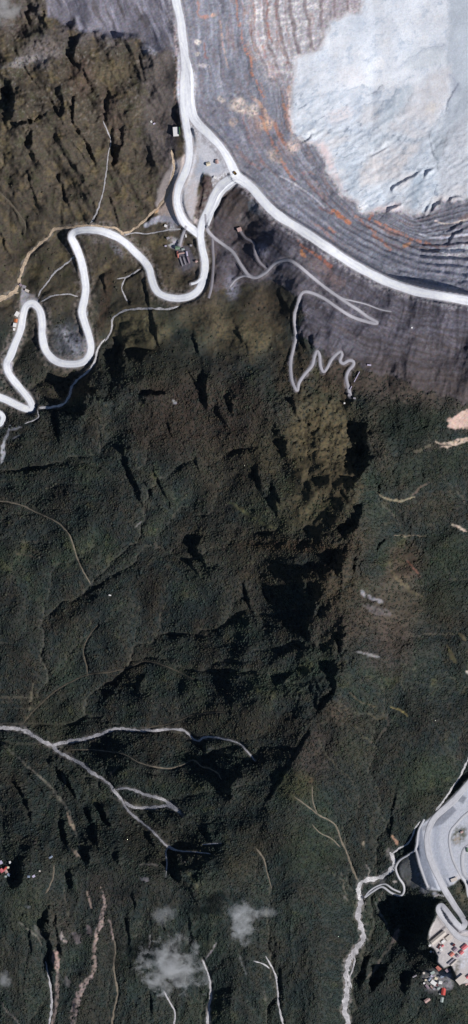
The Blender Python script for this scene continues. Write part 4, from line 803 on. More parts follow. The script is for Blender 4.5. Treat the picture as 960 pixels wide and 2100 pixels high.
def ground_material(name, scale, amt, bump, rough=0.95):
    m, N, L, b = mat_nodes(name)
    at = N.new('ShaderNodeAttribute'); at.attribute_name = 'albedo'
    tc = N.new('ShaderNodeTexCoord')
    nz = N.new('ShaderNodeTexNoise'); nz.inputs['Scale'].default_value = scale; nz.inputs['Detail'].default_value = 5; nz.inputs['Roughness'].default_value = 0.65
    L.new(tc.outputs['Object'], nz.inputs['Vector'])
    mr = N.new('ShaderNodeMapRange'); mr.inputs[1].default_value = 0.25; mr.inputs[2].default_value = 0.75; mr.inputs[3].default_value = 1 - amt; mr.inputs[4].default_value = 1 + amt
    L.new(nz.outputs['Fac'], mr.inputs[0])
    mx = N.new('ShaderNodeVectorMath'); mx.operation = 'SCALE'
    L.new(at.outputs['Color'], mx.inputs[0]); L.new(mr.outputs[0], mx.inputs['Scale'])
    L.new(mx.outputs[0], b.inputs['Base Color'])
    bp = N.new('ShaderNodeBump'); bp.inputs['Strength'].default_value = bump; bp.inputs['Distance'].default_value = 4.0
    L.new(nz.outputs['Fac'], bp.inputs['Height']); L.new(bp.outputs[0], b.inputs['Normal'])
    b.inputs['Roughness'].default_value = rough; b.inputs['Specular IOR Level'].default_value = 0.15
    return m

# ------------------------------------------------------------------ terrain
ny, nx = X.shape
idx = np.arange(ny * nx).reshape(ny, nx)
quads = np.stack([idx[1:, :-1], idx[1:, 1:], idx[:-1, 1:], idx[:-1, :-1]], -1).reshape(-1, 4)
V = np.stack([wx(X), wy(Y), Z - H0], -1).reshape(-1, 3)
terrain = link('terrain', mesh_from('terrain', V, quads, A.reshape(-1, 3)), ground_material('ground', 0.22, 0.12, 0.25))
terrain['kind'] = 'structure'

# ------------------------------------------------------------------ roads and streams: ribbons laid on their beds
TONE = {'haul': (236, 238, 246), 'track': (176, 174, 182), 'dirt': (142, 138, 146), 'yard': (196, 196, 202), 'gravel': (176, 174, 178), 'clay': (118, 110, 98), 'white': (206, 204, 206), 'ochre': (190, 170, 148), 'moor': (92, 86, 76)}
def ribbon(name, pts, h0, h1, tone, kind, lift, rag, seed, nacross=5):
    L = smooth_line(pts, 2.5)
    T = np.gradient(L, axis=0); T /= np.linalg.norm(T, axis=1)[:, None] + 1e-9
    nrm = np.stack([-T[:, 1], T[:, 0]], 1)
    s = np.concatenate([[0], np.cumsum(np.hypot(np.diff(L[:, 0]), np.diff(L[:, 1])))]); tot = s[-1]
    w = h0 + (h1 - h0) * s / tot
    z0 = np.zeros_like(s)
    amp = 1.7 * rag if kind == 's' else rag
    wlr = 11 if kind == 's' else 60
    wl = w * np.clip(1 + amp * fbm(s, z0 + 3.3, wlr, 3, seed, gain=0.42), 0.12, 2.2); wr = w * np.clip(1 + amp * fbm(s, z0 + 9.7, wlr, 3, seed + 40, gain=0.42), 0.12, 2.2)
    endt = sstep(0, 6, np.minimum(s, tot - s)) * 0.7 + 0.3 if kind == 's' else 1.0
    rows = []
    cols = []
    c0 = srgb(*TONE[tone])
    for k in range(nacross):
        u = -1 + 2 * k / (nacross - 1)
        off = np.where(u < 0, u * wl, u * wr) * endt
        px = L[:, 0] + nrm[:, 0] * off; py = L[:, 1] + nrm[:, 1] * off
        edge = 0.0 if abs(u) < 0.99 else (-0.9 if kind == 'r' else -0.3)
        rows.append(np.stack([wx(px), wy(py), sample(Z, px, py) - H0 + lift + edge], 1))
        v = 1 + 0.16 * fbm(s / 3, z0 + u * 4, 3, 4, seed + 7) - (0.24 * abs(u) ** 3)
        if kind == 's': v = 1 + 0.5 * fbm(s, z0 + u * 4, 9, 3, seed + 5)
        else: v = v * (1 - 0.16 * math.exp(-((abs(u) - 0.42) / 0.13) ** 2) * sstep(-0.35, 0.3, fbm(s, z0 + (11 if u > 0 else 23), 50, 3, seed + 9)) - 0.12 * sstep(0.1, 0.5, fbm(s, z0 + u * 9, 26, 4, seed + 11)))       # wheel tracks and damp patches
        cols.append(np.clip(c0[None] * v[:, None], 0.01, 0.88))
    n = len(L)
    V = np.stack(rows, 1).reshape(-1, 3); Cc = np.stack(cols, 1).reshape(-1, 3)
    id2 = np.arange(n * nacross).reshape(n, nacross)
    q = np.stack([id2[:-1, :-1], id2[1:, :-1], id2[1:, 1:], id2[:-1, 1:]], -1).reshape(-1, 4)
    me = mesh_from(name, V, q, Cc)
    if n > 1 and me.polygons[0].normal.z < 0: me.flip_normals()
    o = link(name, me, ROADM if kind == 'r' else STREAMM)
    o['kind'] = 'structure'
    return o
ROADM = ground_material('road gravel', 0.25, 0.07, 0.15)
STREAMM = ground_material('stream gravel', 0.3, 0.4, 0.5)
for k, (nm, pts, hw, tone, lab) in enumerate(ROADS):
    ribbon(nm, pts, hw, hw, tone, 'r', 0.55 + 0.06 * k, 0.42 if hw > 4 else 0.29, 400 + k * 3, 15 if hw > 4 else 5)
for k, (pts, a, b, tone) in enumerate(STREAMS):
    ribbon('stream', pts, a, b, tone, 's', 0.35 + 0.012 * k, 0.75, 600 + k * 3)

# ------------------------------------------------------------------ forest canopy: leaf clumps over the wooded ground
def build_forest():
    rng = np.random.default_rng(12)
    n = 275000
    px = rng.uniform(-90, 1050, n); py = rng.uniform(380, 2190, n)
    lum = sample(A.sum(2), px, py)
    lum0 = srgb(70, 70, 58).sum()
    dens = sstep(690, 860, py + 60 * sample(n1, px, py)) * 0.95 + 0.06
    dens = dens * sstep(lum0 * 1.25, lum0 * 0.8, lum) * (0.6 + 0.8 * sstep(-0.4, 0.4, sample(n2, px, py)))
    dens = np.where((py < 620) & (px > 430), 0, dens)
    keep = rng.random(n) < dens
    px, py = px[keep], py[keep]
    for nm, pts, hw, tone, lab in ROADS:
        L = smooth_line(pts, 8)
        near = (px > L[:, 0].min() - 20) & (px < L[:, 0].max() + 20) & (py > L[:, 1].min() - 20) & (py < L[:, 1].max() + 20)
        ii = np.flatnonzero(near)
        d = poly_dist(px[ii], py[ii], L)[0]
        bad = ii[d < hw + 2.5]
        ok = np.ones(len(px), bool); ok[bad] = False; px, py = px[ok], py[ok]
    for pts, a, b, tone in STREAMS:
        L = smooth_line(pts, 8)
        ii = np.flatnonzero((px > L[:, 0].min() - 8) & (px < L[:, 0].max() + 8) & (py > L[:, 1].min() - 8) & (py < L[:, 1].max() + 8))
        d = poly_dist(px[ii], py[ii], L)[0]
        ok = np.ones(len(px), bool); ok[ii[d < max(a, b) + 1.6]] = False; px, py = px[ok], py[ok]
    n = len(px)
    h5 = [(math.cos(a * 1.0472), math.sin(a * 1.0472), 0.0) for a in range(6)]
    iv = np.array([(0, 0, 1.0)] + [(0.95 * a, 0.95 * b, 0.1) for a, b, c in h5] + [(0, 0, -0.7)], float)
    it = np.array([(0, 1 + a, 1 + (a + 1) % 6) for a in range(6)] + [(7, 1 + (a + 1) % 6, 1 + a) for a in range(6)])
    r = np.clip(np.exp(rng.normal(0.78, 0.32, n)), 1.3, 5.0)
    ang = rng.uniform(0, 6.283, n); ca, sa = np.cos(ang), np.sin(ang)
    jit = rng.uniform(0.6, 1.3, (n, len(iv), 1))
    v = iv[None] * jit
    vx = (v[..., 0] * ca[:, None] - v[..., 1] * sa[:, None]) * r[:, None] * rng.uniform(0.8, 1.3, (n, 1)); vy = (v[..., 0] * sa[:, None] + v[..., 1] * ca[:, None]) * r[:, None]
    gx_ = (sample(Z, px + 2, py) - sample(Z, px - 2, py)) / (4 * P); gy_ = -(sample(Z, px, py + 2) - sample(Z, px, py - 2)) / (4 * P)
    vz = v[..., 2] * r[:, None] * rng.uniform(0.30, 0.62, (n, 1)) + gx_[:, None] * vx + gy_[:, None] * vy      # crowns lean with the slope
    z = sample(Z, px, py) - H0 + r * 0.15
    Vv = np.stack([vx + wx(px)[:, None], vy + wy(py)[:, None], vz + z[:, None]], -1).reshape(-1, 3)
    cc = np.stack([sample(A[..., k], px, py) for k in range(3)], 1)
    cc = cc * rng.uniform(0.78, 1.22, (n, 1)) * np.stack([rng.uniform(0.88, 1.08, n), rng.uniform(0.98, 1.12, n), rng.uniform(0.9, 1.1, n)], 1)
    cc = np.repeat(np.clip(cc, 0.008, 0.3), len(iv), 0).astype(np.float32)
    Ft = (it[None] + (np.arange(n) * len(iv))[:, None, None]).reshape(-1, 3)
    o = link('forest', mesh_from('forest', Vv, Ft, cc, smooth=False), ground_material('leaves', 0.8, 0.2, 0.2, 0.8))
    o['kind'] = 'stuff'; o['label'] = 'dense dark green rainforest covering the mountain slopes'; o['category'] = 'forest'
    print('forest clumps', n)
build_forest()

# ------------------------------------------------------------------ buildings, tanks, vehicles
def paint(name, rgb, rough=0.7, scale=1.2, amt=0.18):
    m, N, L, b = mat_nodes(name)
    tc = N.new('ShaderNodeTexCoord'); nz = N.new('ShaderNodeTexNoise'); nz.inputs['Scale'].default_value = scale; nz.inputs['Detail'].default_value = 6
    L.new(tc.outputs['Object'], nz.inputs['Vector'])
    wv = N.new('ShaderNodeTexWave'); wv.inputs['Scale'].default_value = 1.6; L.new(tc.outputs['Object'], wv.inputs['Vector'])
    mx = N.new('ShaderNodeMix'); mx.data_type = 'RGBA'
    c = srgb(*rgb); c2 = c * (1 - amt * 1.8) + srgb(110, 92, 80) * amt * 0.5
    mx.inputs[6].default_value = (*c, 1); mx.inputs[7].default_value = (*c2, 1)
    mr = N.new('ShaderNodeMapRange'); mr.inputs[1].default_value = 0.45; mr.inputs[2].default_value = 0.75; L.new(nz.outputs['Fac'], mr.inputs[0])
    L.new(mr.outputs[0], mx.inputs[0]); L.new(mx.outputs[2], b.inputs['Base Color'])
    bp = N.new('ShaderNodeBump'); bp.inputs['Strength'].default_value = 0.25; bp.inputs['Distance'].default_value = 0.08
    L.new(wv.outputs['Fac'], bp.inputs['Height']); L.new(bp.outputs[0], b.inputs['Normal'])
    b.inputs['Roughness'].default_value = rough; b.inputs['Specular IOR Level'].default_value = 0.3
    return m
PAINTS = {}
def pm(key, rgb):
    if key not in PAINTS: PAINTS[key] = paint(key, rgb)
    return PAINTS[key]
ROOF = {'red': (196, 80, 74), 'pink': (206, 112, 118), 'coral': (204, 128, 116), 'rose': (186, 156, 152), 'grey': (150, 146, 154), 'mauve': (150, 132, 144), 'beige': (206, 196, 188), 'white': (234, 232, 232), 'teal': (162, 174, 172), 'green': (112, 138, 118), 'blue': (138, 150, 170),
        'orange': (204, 120, 74), 'brown': (140, 112, 106), 'maroon': (96, 40, 44), 'lilac': (190, 182, 206), 'cream': (226, 214, 190), 'dark': (70, 68, 76), 'deepgreen': (60, 96, 62)}

def bm_obj(name, bm, mat, parent=None):
    bmesh.ops.recalc_face_normals(bm, faces=bm.faces)
    me = bpy.data.meshes.new(name); bm.to_mesh(me); bm.free()
    return link(name, me, mat, parent)
def box(bm, x0, x1, y0, y1, z0, z1):
    v = [bm.verts.new(c) for c in [(x0, y0, z0), (x1, y0, z0), (x1, y1, z0), (x0, y1, z0), (x0, y0, z1), (x1, y0, z1), (x1, y1, z1), (x0, y1, z1)]]
    for f in [(0, 3, 2, 1), (4, 5, 6, 7), (0, 1, 5, 4), (1, 2, 6, 5), (2, 3, 7, 6), (3, 0, 4, 7)]: bm.faces.new([v[i] for i in f])
def thing(name, label, cat, loc, rot=0, group=None):
    o = bpy.data.objects.new(name, None); col.objects.link(o); o.location = loc; o.rotation_euler = (0, 0, rot); o['label'] = label; o['category'] = cat
    if group: o['group'] = group
    return o
def place(px, py): return (float(wx(px)), float(wy(py)), float(sample(Z, [px], [py])[0] - H0))

def building(px, py, l, w, rot, colour, h, label, kind='gable', name='building', cat='building', wallc='cream', group=None):
    """l along the local x axis, w across, in photograph pixels; rot clockwise in the photograph"""
    t = thing(name, label, cat, place(px, py), -math.radians(rot), group)
    L2, W2 = l * P / 2, w * P / 2
    r = 0.3
    bm = bmesh.new()
    if kind == 'gable':
        rise = min(W2 * 0.42, 3.2)
        prof = [(-W2 + r, -7), (W2 - r, -7), (W2 - r, h), (0, h + rise * (1 - r / W2)), (-W2 + r, h)]
        a = [bm.verts.new((-L2 + r, y, z)) for y, z in prof]; b = [bm.verts.new((L2 - r, y, z)) for y, z in prof]
        bm.faces.new(a[::-1]); bm.faces.new(b)
        for k in range(5): bm.faces.new([a[k], a[(k + 1) % 5], b[(k + 1) % 5], b[k]])
        bm_obj('wall', bm, pm(wallc, ROOF[wallc]), t)
        bm = bmesh.new(); th = 0.25
        p2 = [(-W2 - 0.3, h - 0.15), (0, h + rise + 0.1), (W2 + 0.3, h - 0.15), (W2 + 0.3, h - 0.15 + th), (0, h + rise + 0.1 + th), (-W2 - 0.3, h - 0.15 + th)]
        a = [bm.verts.new((-L2 - 0.2, y, z)) for y, z in p2]; b = [bm.verts.new((L2 + 0.2, y, z)) for y, z in p2]
        for q in [(0, 1, 4, 5), (1, 2, 3, 4)]:
            bm.faces.new([a[i] for i in q]); bm.faces.new([b[i] for i in q[::-1]])
        for k in range(6): bm.faces.new([a[k], a[(k + 1) % 6], b[(k + 1) % 6], b[k]])
        bm_obj('roof', bm, pm(colour, ROOF[colour]), t)
    else:
        box(bm, -L2 + r, L2 - r, -W2 + r, W2 - r, -7, h)
        bm_obj('wall', bm, pm(wallc, ROOF[wallc]), t)
        bm = bmesh.new()
        a = [bm.verts.new(c) for c in [(-L2, -W2, h + .01), (L2, -W2, h + .01), (L2, W2, h + .01), (-L2, W2, h + .01)]]
        b = [bm.verts.new(c) for c in [(-L2, -W2, h + 0.35), (L2, -W2, h + 0.35), (L2, W2, h + 0.9), (-L2, W2, h + 0.9)]]
        bm.faces.new(a[::-1]); bm.faces.new(b)
        for k in range(4): bm.faces.new([a[k], a[(k + 1) % 4], b[(k + 1) % 4], b[k]])
        bm_obj('roof', bm, pm(colour, ROOF[colour]), t)
    bm = bmesh.new(); box(bm, -1.1, 1.1, -W2 + r - 0.06, -W2 + r - 0.004, -0.2, min(2.4, h - 0.4)); bm_obj('door', bm, pm('dark', ROOF['dark']), t)
    return t

def tank(px, py, r, h, colour, label):
    t = thing('storage_tank', label, 'tank', place(px, py))
    R_ = r * P
    bm = bmesh.new(); bmesh.ops.create_cone(bm, cap_ends=True, segments=28, radius1=R_, radius2=R_, depth=h + 5)
    bmesh.ops.translate(bm, verts=bm.verts, vec=(0, 0, (h - 5) / 2)); bm_obj('shell', bm, pm(colour, ROOF[colour]), t)
    bm = bmesh.new(); bmesh.ops.create_cone(bm, cap_ends=True, segments=28, radius1=R_ * 1.02, radius2=R_ * 0.12, depth=R_ * 0.3)
    bmesh.ops.translate(bm, verts=bm.verts, vec=(0, 0, h + R_ * 0.15 + 0.01)); bm_obj('roof', bm, pm(colour, ROOF[colour]), t)

G = 'gable'; F = 'flat'
for a in [
    # mining town, lower right
    (953, 1942, 13, 8, -40, 'pink', 5, 'large pink red roof at the right edge above the curving town street', G), (947, 1953, 8, 7, -40, 'pink', 5, 'pink red roof just below the largest pink roof', G), (938.5, 1960, 6, 6, -40, 'mauve', 4, 'small mauve roof at the lower end of the pink roofed row', G),
    (927, 1957, 9, 7, -40, 'coral', 5, 'coral roof standing alone in the middle of the pale town terrace', G), (934, 1947, 9, 7, -40, 'mauve', 5, 'mauve grey roof between the coral roof and the large pink roof', G), (931, 1938, 6, 4, -40, 'maroon', 7, 'dark maroon shed north of the mauve grey roof', F),
    (899, 1923, 36, 9, -40, 'beige', 7, 'long beige warehouse across the upper town terrace', G), (920.5, 1923.5, 12, 9, -40, 'beige', 4, 'pale beige block beside the long warehouse', F), (909, 1931, 8, 5, -40, 'white', 4, 'small white roof below the pale beige block', F),
    (900.5, 1940.5, 10, 2.6, -58, 'maroon', 4, 'narrow dark red shed on the west of the town terrace', G), (908, 1939.5, 5, 4, -40, 'pink', 3, 'tiny pink hut beside the narrow dark red shed', G), (884, 1952, 4.5, 4, -40, 'white', 4, 'small white hut at the west corner of the terrace', F),
    (890, 1952, 5, 4, -40, 'rose', 3.5, 'dusty rose hut next to the white corner hut', G), (905, 1947.5, 6, 4.5, 50, 'white', 4, 'white shed in the clutter under the tiny pink hut', F), (902, 1955, 5, 4, -40, 'grey', 3, 'grey shed at the lower side of the terrace clutter', F),
    (900, 1986, 10, 8, 50, 'coral', 6, 'coral roof at the lower west edge of the town', G), (919, 1990, 10, 8, -40, 'mauve', 5, 'mauve grey roof at the end of the narrow sheds', F), (925, 1971, 17, 2.8, -42, 'grey', 4, 'long narrow grey shed, the western of the pair', G), (931, 1974, 17, 2.8, -42, 'beige', 4, 'long narrow beige shed, the eastern of the pair', G),
    (946, 2009, 20, 14, -40, 'beige', 6, 'big square beige roof at the south edge of the town', F), (960, 2003, 10, 5, -40, 'pink', 5, 'pink roof cut by the right edge beside the big beige roof', G), (957.5, 2018, 7, 5, -40, 'rose', 4, 'dusty rose roof below the big beige roof', G),
    (910.7, 2033, 18, 8, 98, 'red', 7, 'long bright red roof at the bottom of the town', G), (907.3, 2052, 10, 6, 100, 'teal', 5, 'pale grey green extension below the long red roof', G), (888, 1996, 9, 6, -30, 'teal', 5, 'pale teal roof above the jumble of white sheds', F),
    (890, 2017, 12, 8, 35, 'white', 6, 'largest white roof in the jumble of sheds', F), (882, 2009, 8, 4, -55, 'blue', 5, 'blue grey roof on the west of the jumble', G), (904, 2016, 7, 6, 10, 'white', 5, 'white roof east of the largest white roof', G), (908, 2003, 9, 4.5, -20, 'blue', 5, 'slate blue shed under the coral roof', G),
    (895, 2008, 6, 5, 20, 'cream', 5, 'cream shed in the middle of the jumble', F), (877, 2025, 10, 4.5, 52, 'mauve', 5, 'dusky mauve long shed on the cliff side of the jumble', G), (891, 2029.5, 5, 5, 10, 'grey', 4, 'small grey shed under the largest white roof', F), (900, 2028, 6, 4, -30, 'teal', 4, 'small teal shed just west of the long red roof', G),
    (874, 2011, 4.5, 3, -20, 'cream', 4, 'tiny cream hut on the west edge of the jumble', F), (870.5, 2018, 3.6, 3.4, 0, 'white', 3.5, 'tiny white hut farthest west of the jumble', F), (877.5, 2053, 13, 7, -36, 'rose', 5, 'dusty rose roof standing alone on the dark slope', G), (851, 2003.5, 9, 2.6, -28, 'grey', 3, 'thin grey shed alone on the dark slope west of town', G), (870, 1997, 4.5, 4.5, 0, 'beige', 3.5, 'small beige hut on the dark slope west of the teal roof', F),
    (886, 2003, 5, 3.5, 40, 'lilac', 4, 'lilac shed touching the pale teal roof', F), (897, 2021, 5, 3, 60, 'maroon', 4, 'maroon shed between the two white roofs', G), (886, 2026, 7, 2.4, 55, 'rose', 4, 'thin dusty rose shed beside the dusky mauve shed', G),
    # stockpile yard
    (931, 1804, 13, 7, -20, 'beige', 5, 'pale beige shed at the south edge of the stockpile yard', F), (947, 1706, 6, 4, -30, 'rose', 4, 'dusty rose shed on the green island in the yard', G), (959, 1743, 8, 5, 80, 'green', 5, 'green roof at the right edge of the stockpile yard', G),
    # camp inside the hairpin
    (364.7, 508.5, 10, 7, -10, 'green', 5, 'green roofed hall at the top of the mine camp', G), (375.5, 511.5, 6, 4, -10, 'teal', 4, 'small teal roof right of the green roofed hall', G), (365, 523, 13, 3, 80, 'coral', 3.5, 'coral roofed wing on the left of the camp court', G), (374, 519.5, 15, 2.8, -10, 'rose', 3, 'thin dusty rose roof across the top of the camp court', G),
    (383.5, 521, 10, 3, 80, 'lilac', 3.5, 'lilac wing on the right of the camp court', G), (372, 537, 20, 2.6, 72, 'grey', 3.5, 'long grey rack down the left of the camp yard', F), (379, 536, 16, 2.6, 72, 'grey', 3.5, 'grey rack in the middle of the camp yard', F), (387, 534, 14, 3, 72, 'mauve', 3.5, 'mauve grey rack on the right of the camp yard', F),
    (381.6, 484.5, 6, 3, 80, 'white', 4, 'narrow white cabin beside the camp driveway', F), (392, 504, 5, 4, 0, 'grey', 4, 'grey cabin northeast of the camp', F), (403, 536.5, 5, 4, -30, 'rose', 4, 'dusty rose hut east of the camp yard', G), (340, 464, 5.5, 5, 20, 'white', 4, 'white cabin by the stream above the camp', F), (345, 489, 6, 5, -20, 'grey', 4, 'grey cabin west of the camp driveway', F), (340, 505, 4, 3, 0, 'lilac', 3.5, 'lilac hut west of the green roofed hall', F),
    # pads and roadside
    (427.5, 338.7, 8, 7, -15, 'cream', 6, 'cream roofed workshop on the triangular road pad', G), (445, 334, 8, 6, 80, 'rose', 6, 'dusty rose workshop on the triangular road pad', G), (441, 366, 6, 5, 20, 'white', 4, 'white shed by the junction road above the dark wedge', F), (491, 471.5, 9, 8, -20, 'rose', 6, 'lone dusty rose building on the brown knoll', F), (361, 272.5, 19, 11, 86, 'white', 6, 'big white shed west of the haul road', F), (368.4, 271, 16, 2.2, 88, 'deepgreen', 5, 'thin dark green shed along the haul road', G),
    (311, 252, 4.5, 3.5, 70, 'white', 5, 'tiny white hut on the brown slope west of the haul road', F), (316.7, 256, 5, 3, -20, 'lilac', 3.5, 'tiny lilac hut beside the white hut on the brown slope', F), (34.5, 643.5, 10, 8, -60, 'white', 5, 'upper white shed beside the left hairpin', F), (32, 657, 7, 7, -80, 'orange', 5, 'orange roofed shed between two white sheds', G), (29.8, 666, 8, 7, -80, 'white', 6, 'middle white shed below the orange roof', F), (28.5, 675, 5, 4.5, -80, 'white', 4, 'smallest white shed of the hairpin row', F),
    (49, 587.5, 8, 6, 20, 'grey', 4, 'grey shed above the left hairpin', F), (55, 595.5, 9, 5, 25, 'beige', 4, 'beige shed above the left hairpin', F), (42, 584, 6, 5, 40, 'mauve', 4, 'mauve shed above the left hairpin', F),
    # ridge station and the lone station in the forest
    (716, 811, 6, 5, 10, 'grey', 4, 'grey hut at the foot of the zigzag track', F), (706, 827.5, 3, 3, 0, 'white', 5, 'tiny white hut below the zigzag track', F), (726.5, 817.5, 5, 3.5, 10, 'grey', 3.5, 'grey hut east of the zigzag track foot', F), (756.5, 749.5, 8, 3, 5, 'lilac', 4, 'pale lilac shed on the grey slope east of the zigzag', F), (844, 673, 3.4, 3, 0, 'white', 4, 'tiny white hut on the grey dump slope', F), (225, 1221, 5, 2.2, 10, 'white', 5, 'lone white hut in the middle of the forest', F),
    # hamlet at the left edge
    (19.7, 1770, 5, 4, 80, 'white', 4, 'white hut alone north of the hamlet', F), (1, 1770, 7, 6, 60, 'lilac', 5, 'lilac roof cut by the left edge', F), (10, 1782.5, 9, 3.5, -45, 'red', 5, 'red roofed house in the left hamlet', G), (16, 1780.5, 4.5, 4, 0, 'cream', 4, 'cream hut right of the red roofed house', F), (11.7, 1788.5, 7, 5.5, 60, 'rose', 5, 'dusty rose house under the red roofed house', G), (2.5, 1787, 8, 7, 50, 'pink', 5, 'pink house at the left edge of the hamlet', G),
    (17, 1795, 6, 5.5, 30, 'blue', 4, 'light blue house at the bottom of the hamlet', G), (11, 1799, 4.5, 3.5, 0, 'teal', 4, 'teal hut at the bottom of the hamlet', F), (58.5, 1798.5, 5, 4, 0, 'blue', 4, 'blue hut east of the dark ravine', G), (68.7, 1798, 6, 4.5, -30, 'lilac', 4, 'lilac hut beside the blue hut east of the ravine', F), (103.5, 1759, 8, 3.5, -35, 'blue', 4, 'slate blue shed at the top of the thin trail', G), (81, 1787.5, 3.4, 3, 0, 'beige', 4, 'tiny beige hut between ravine and trail', F)]:
    building(a[0], a[1], a[2], a[3], a[4], a[5], a[6], a[7], a[8], name='warehouse' if 'warehouse' in a[7] else ('hut' if 'hut' in a[7] else ('shed' if 'shed' in a[7] else 'building')),
             cat='warehouse' if 'warehouse' in a[7] else ('hut' if 'hut' in a[7] else ('shed' if 'shed' in a[7] else ('cabin' if 'cabin' in a[7] else 'building'))), wallc='grey' if a[5] in ('dark', 'maroon', 'grey', 'mauve') else 'cream')
tank(881.3, 1939, 2.4, 6, 'white', 'round white tank at the west corner of the town terrace')
tank(903, 2039, 1.8, 5, 'white', 'small round white tank beside the long red roof')

def haul_truck(px, py, rot, label):
    t = thing('haul_truck', label, 'truck', place(px, py)[:2] + (place(px, py)[2] + 1.4,), -math.radians(rot))
    dk = pm('dark', ROOF['dark']); yl = pm('truck ochre', (150, 120, 60))
    bm = bmesh.new(); box(bm, -5, 5, -2.2, 2.2, 1.4, 2.6); bm_obj('chassis', bm, dk, t)
    bm = bmesh.new()
    v = [bm.verts.new(c) for c in [(-5.6, -3.2, 3.6), (2.2, -3.2, 2.62), (2.2, 3.2, 2.62), (-5.6, 3.2, 3.6), (-6.2, -3.6, 5.0), (3.0, -3.6, 5.6), (3.0, 3.6, 5.6), (-6.2, 3.6, 5.0)]]
    for f in [(0, 3, 2, 1), (0, 1, 5, 4), (1, 2, 6, 5), (2, 3, 7, 6), (3, 0, 4, 7)]: bm.faces.new([v[i] for i in f])
    bmesh.ops.solidify(bm, geom=bm.faces[:], thickness=0.25); bm_obj('dump_body', bm, yl, t)
    bm = bmesh.new(); box(bm, 3.1, 5.4, -0.2, 2.6, 2.62, 5.2); bm_obj('cab', bm, yl, t)
    for x in (-3.4, 3.6):
        for y in (-2.9, 2.9):
            bm = bmesh.new(); bmesh.ops.create_cone(bm, cap_ends=True, segments=24, radius1=1.6, radius2=1.6, depth=1.3)
            bmesh.ops.rotate(bm, verts=bm.verts, matrix=__import__('mathutils').Matrix.Rotation(math.pi / 2, 3, 'X')); bmesh.ops.translate(bm, verts=bm.verts, vec=(x, y, 1.6 - 1.3)); bm_obj('wheel', bm, dk, t)
haul_truck(482.5, 357.5, 55, 'dark haul truck at the white road junction')

def conveyor(p0, p1, label):
    a, b = np.array(place(*p0)), np.array(place(*p1))
    d = b - a; Lh = float(np.linalg.norm(d[:2])); t = thing('conveyor', label, 'conveyor', tuple(a), math.atan2(d[1], d[0]))
    s = d[2] / Lh
    bm = bmesh.new()
    v = [bm.verts.new((x, y, x * s + z)) for x in (0, Lh) for y in (-1.1, 1.1) for z in (2.4, 4.6)]
    for f in [(0, 1, 3, 2), (4, 6, 7, 5), (0, 4, 5, 1), (2, 3, 7, 6), (1, 5, 7, 3), (0, 2, 6, 4)]: bm.faces.new([v[i] for i in f])
    bm_obj('gallery', bm, pm('lilac', ROOF['lilac']), t)
    for k in range(6):
        x = Lh * (k + 0.5) / 6
        bm = bmesh.new(); box(bm, x - 0.4, x + 0.4, -0.8, 0.8, x * s - 14, x * s + 2.38); bm_obj('trestle', bm, pm('grey', ROOF['grey']), t)
conveyor((717, 800), (737, 763), 'thin pale conveyor climbing from the zigzag foot')

# ------------------------------------------------------------------ clouds: real volumes drifting above the slopes
def cloud(px, py, rx, ry, dens, seed, label, alt=120, thick=45, thr=0.42):
    base = place(px, py)
    bm = bmesh.new(); bmesh.ops.create_icosphere(bm, subdivisions=3, radius=1.0)
    me = bpy.data.meshes.new('cloud'); bm.to_mesh(me); bm.free()
    m = bpy.data.materials.new('cloud'); m.use_nodes = True; N = m.node_tree.nodes; L = m.node_tree.links; N.clear()
    out = N.new('ShaderNodeOutputMaterial'); pv = N.new('ShaderNodeVolumePrincipled'); L.new(pv.outputs[0], out.inputs['Volume'])
    pv.inputs['Color'].default_value = (0.97, 0.98, 1.0, 1); pv.inputs['Anisotropy'].default_value = 0.0
    tc = N.new('ShaderNodeTexCoord')
    ln = N.new('ShaderNodeVectorMath'); ln.operation = 'LENGTH'; L.new(tc.outputs['Object'], ln.inputs[0])
    mp = N.new('ShaderNodeMapping'); mp.inputs['Location'].default_value = (seed * 3.7, seed * 1.9, seed); mp.inputs['Scale'].default_value = (rx / 45, ry / 45, 0.5); L.new(tc.outputs['Object'], mp.inputs[0])
    nz = N.new('ShaderNodeTexNoise'); nz.inputs['Scale'].default_value = 2.0; nz.inputs['Detail'].default_value = 9; nz.inputs['Roughness'].default_value = 0.62; nz.inputs['Distortion'].default_value = 0.35; L.new(mp.outputs[0], nz.inputs['Vector'])
    fo = N.new('ShaderNodeMapRange'); fo.interpolation_type = 'SMOOTHSTEP'; fo.inputs[1].default_value = 1.0; fo.inputs[2].default_value = 0.0; fo.inputs[3].default_value = -0.34; fo.inputs[4].default_value = 0.16; L.new(ln.outputs['Value'], fo.inputs[0])
    ad = N.new('ShaderNodeMath'); ad.operation = 'ADD'; L.new(nz.outputs['Fac'], ad.inputs[0]); L.new(fo.outputs[0], ad.inputs[1])
    mr = N.new('ShaderNodeMapRange'); mr.inputs[1].default_value = thr + 0.02; mr.inputs[2].default_value = thr + 0.42; mr.inputs[3].default_value = 0; mr.inputs[4].default_value = dens; L.new(ad.outputs[0], mr.inputs[0])
    L.new(mr.outputs[0], pv.inputs['Density'])
    o = link('cloud', me, m); o.location = (base[0], base[1], base[2] + alt); o.scale = (rx * P, ry * P, thick)
    o['label'] = label; o['category'] = 'cloud'; o['group'] = 'small wispy clouds'
cloud(352, 1985, 150, 128, 0.062, 1, 'largest grey white cloud patch over the lower forest')
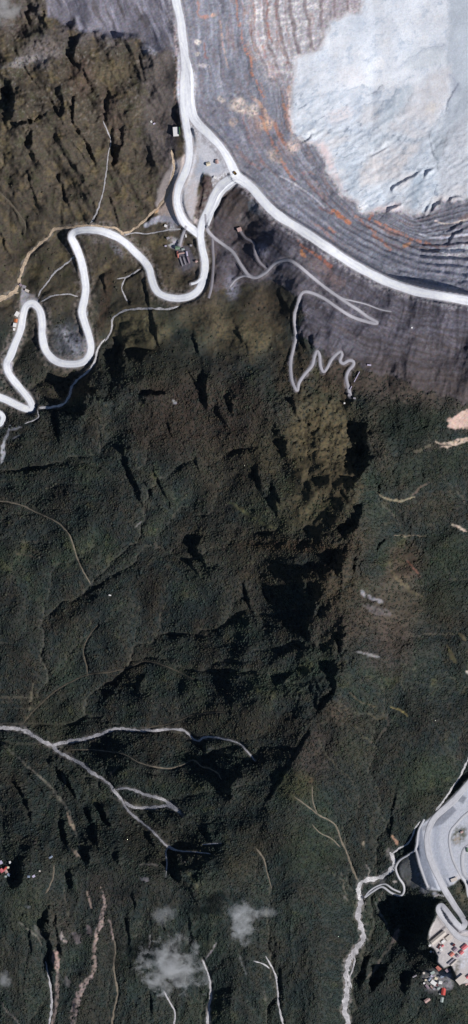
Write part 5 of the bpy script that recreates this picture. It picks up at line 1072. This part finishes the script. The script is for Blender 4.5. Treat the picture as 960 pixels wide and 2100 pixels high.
cloud(497, 1890, 66, 104, 0.062, 2, 'upright oval cloud right of the largest cloud')
cloud(16, 30, 70, 74, 0.035, 3, 'thin cloud wisp in the top left corner')
cloud(8, 2010, 34, 40, 0.032, 4, 'faint cloud wisp at the lower left edge')
cloud(335, 1880, 70, 48, 0.02, 5, 'faint torn wisp just above the largest cloud')
cloud(548, 1868, 46, 30, 0.018, 6, 'faintest wisp right of the upright oval cloud')


# ------------------------------------------------------------------ light
world = bpy.data.worlds.new('World'); scene.world = world; world.use_nodes = True
N = world.node_tree.nodes; Lk = world.node_tree.links
sky = N.new('ShaderNodeTexSky'); sky.sky_type = 'NISHITA'; sky.sun_disc = False
sky.sun_elevation = math.radians(SUN_EL); sky.sun_rotation = math.radians(90 - SUN_AZ); sky.altitude = 3500
bg = N['Background']; bg.inputs['Strength'].default_value = 0.055
Lk.new(sky.outputs[0], bg.inputs['Color'])
ld = bpy.data.lights.new('sun', 'SUN'); ld.energy = 4.0; ld.angle = math.radians(0.5); ld.color = (1.0, 0.965, 0.92)
lo = bpy.data.objects.new('sun', ld); col.objects.link(lo)
sv = Vector((math.cos(math.radians(SUN_AZ)) * math.cos(math.radians(SUN_EL)), math.sin(math.radians(SUN_AZ)) * math.cos(math.radians(SUN_EL)), math.sin(math.radians(SUN_EL))))
lo.rotation_euler = sv.to_track_quat('Z', 'Y').to_euler()

# ------------------------------------------------------------------ camera: straight down from very high up
cam = bpy.data.cameras.new('camera'); co = bpy.data.objects.new('camera', cam); col.objects.link(co)
ALT = 60000.0
co.location = (0, 0, ALT); co.rotation_euler = (0, 0, 0)
cam.sensor_fit = 'VERTICAL'; cam.sensor_height = 36.0
cam.lens = 36.0 * ALT / (2100 * P)
cam.clip_start = 100.0; cam.clip_end = 200000.0
scene.camera = co
scene.view_settings.view_transform = 'Standard'; scene.view_settings.look = 'None'; scene.view_settings.gamma = 1.0; scene.view_settings.use_curve_mapping = False
scene.view_settings.exposure = 0.1
scene.cycles.volume_bounces = 2
scene.render.resolution_x = 468; scene.render.resolution_y = 1024
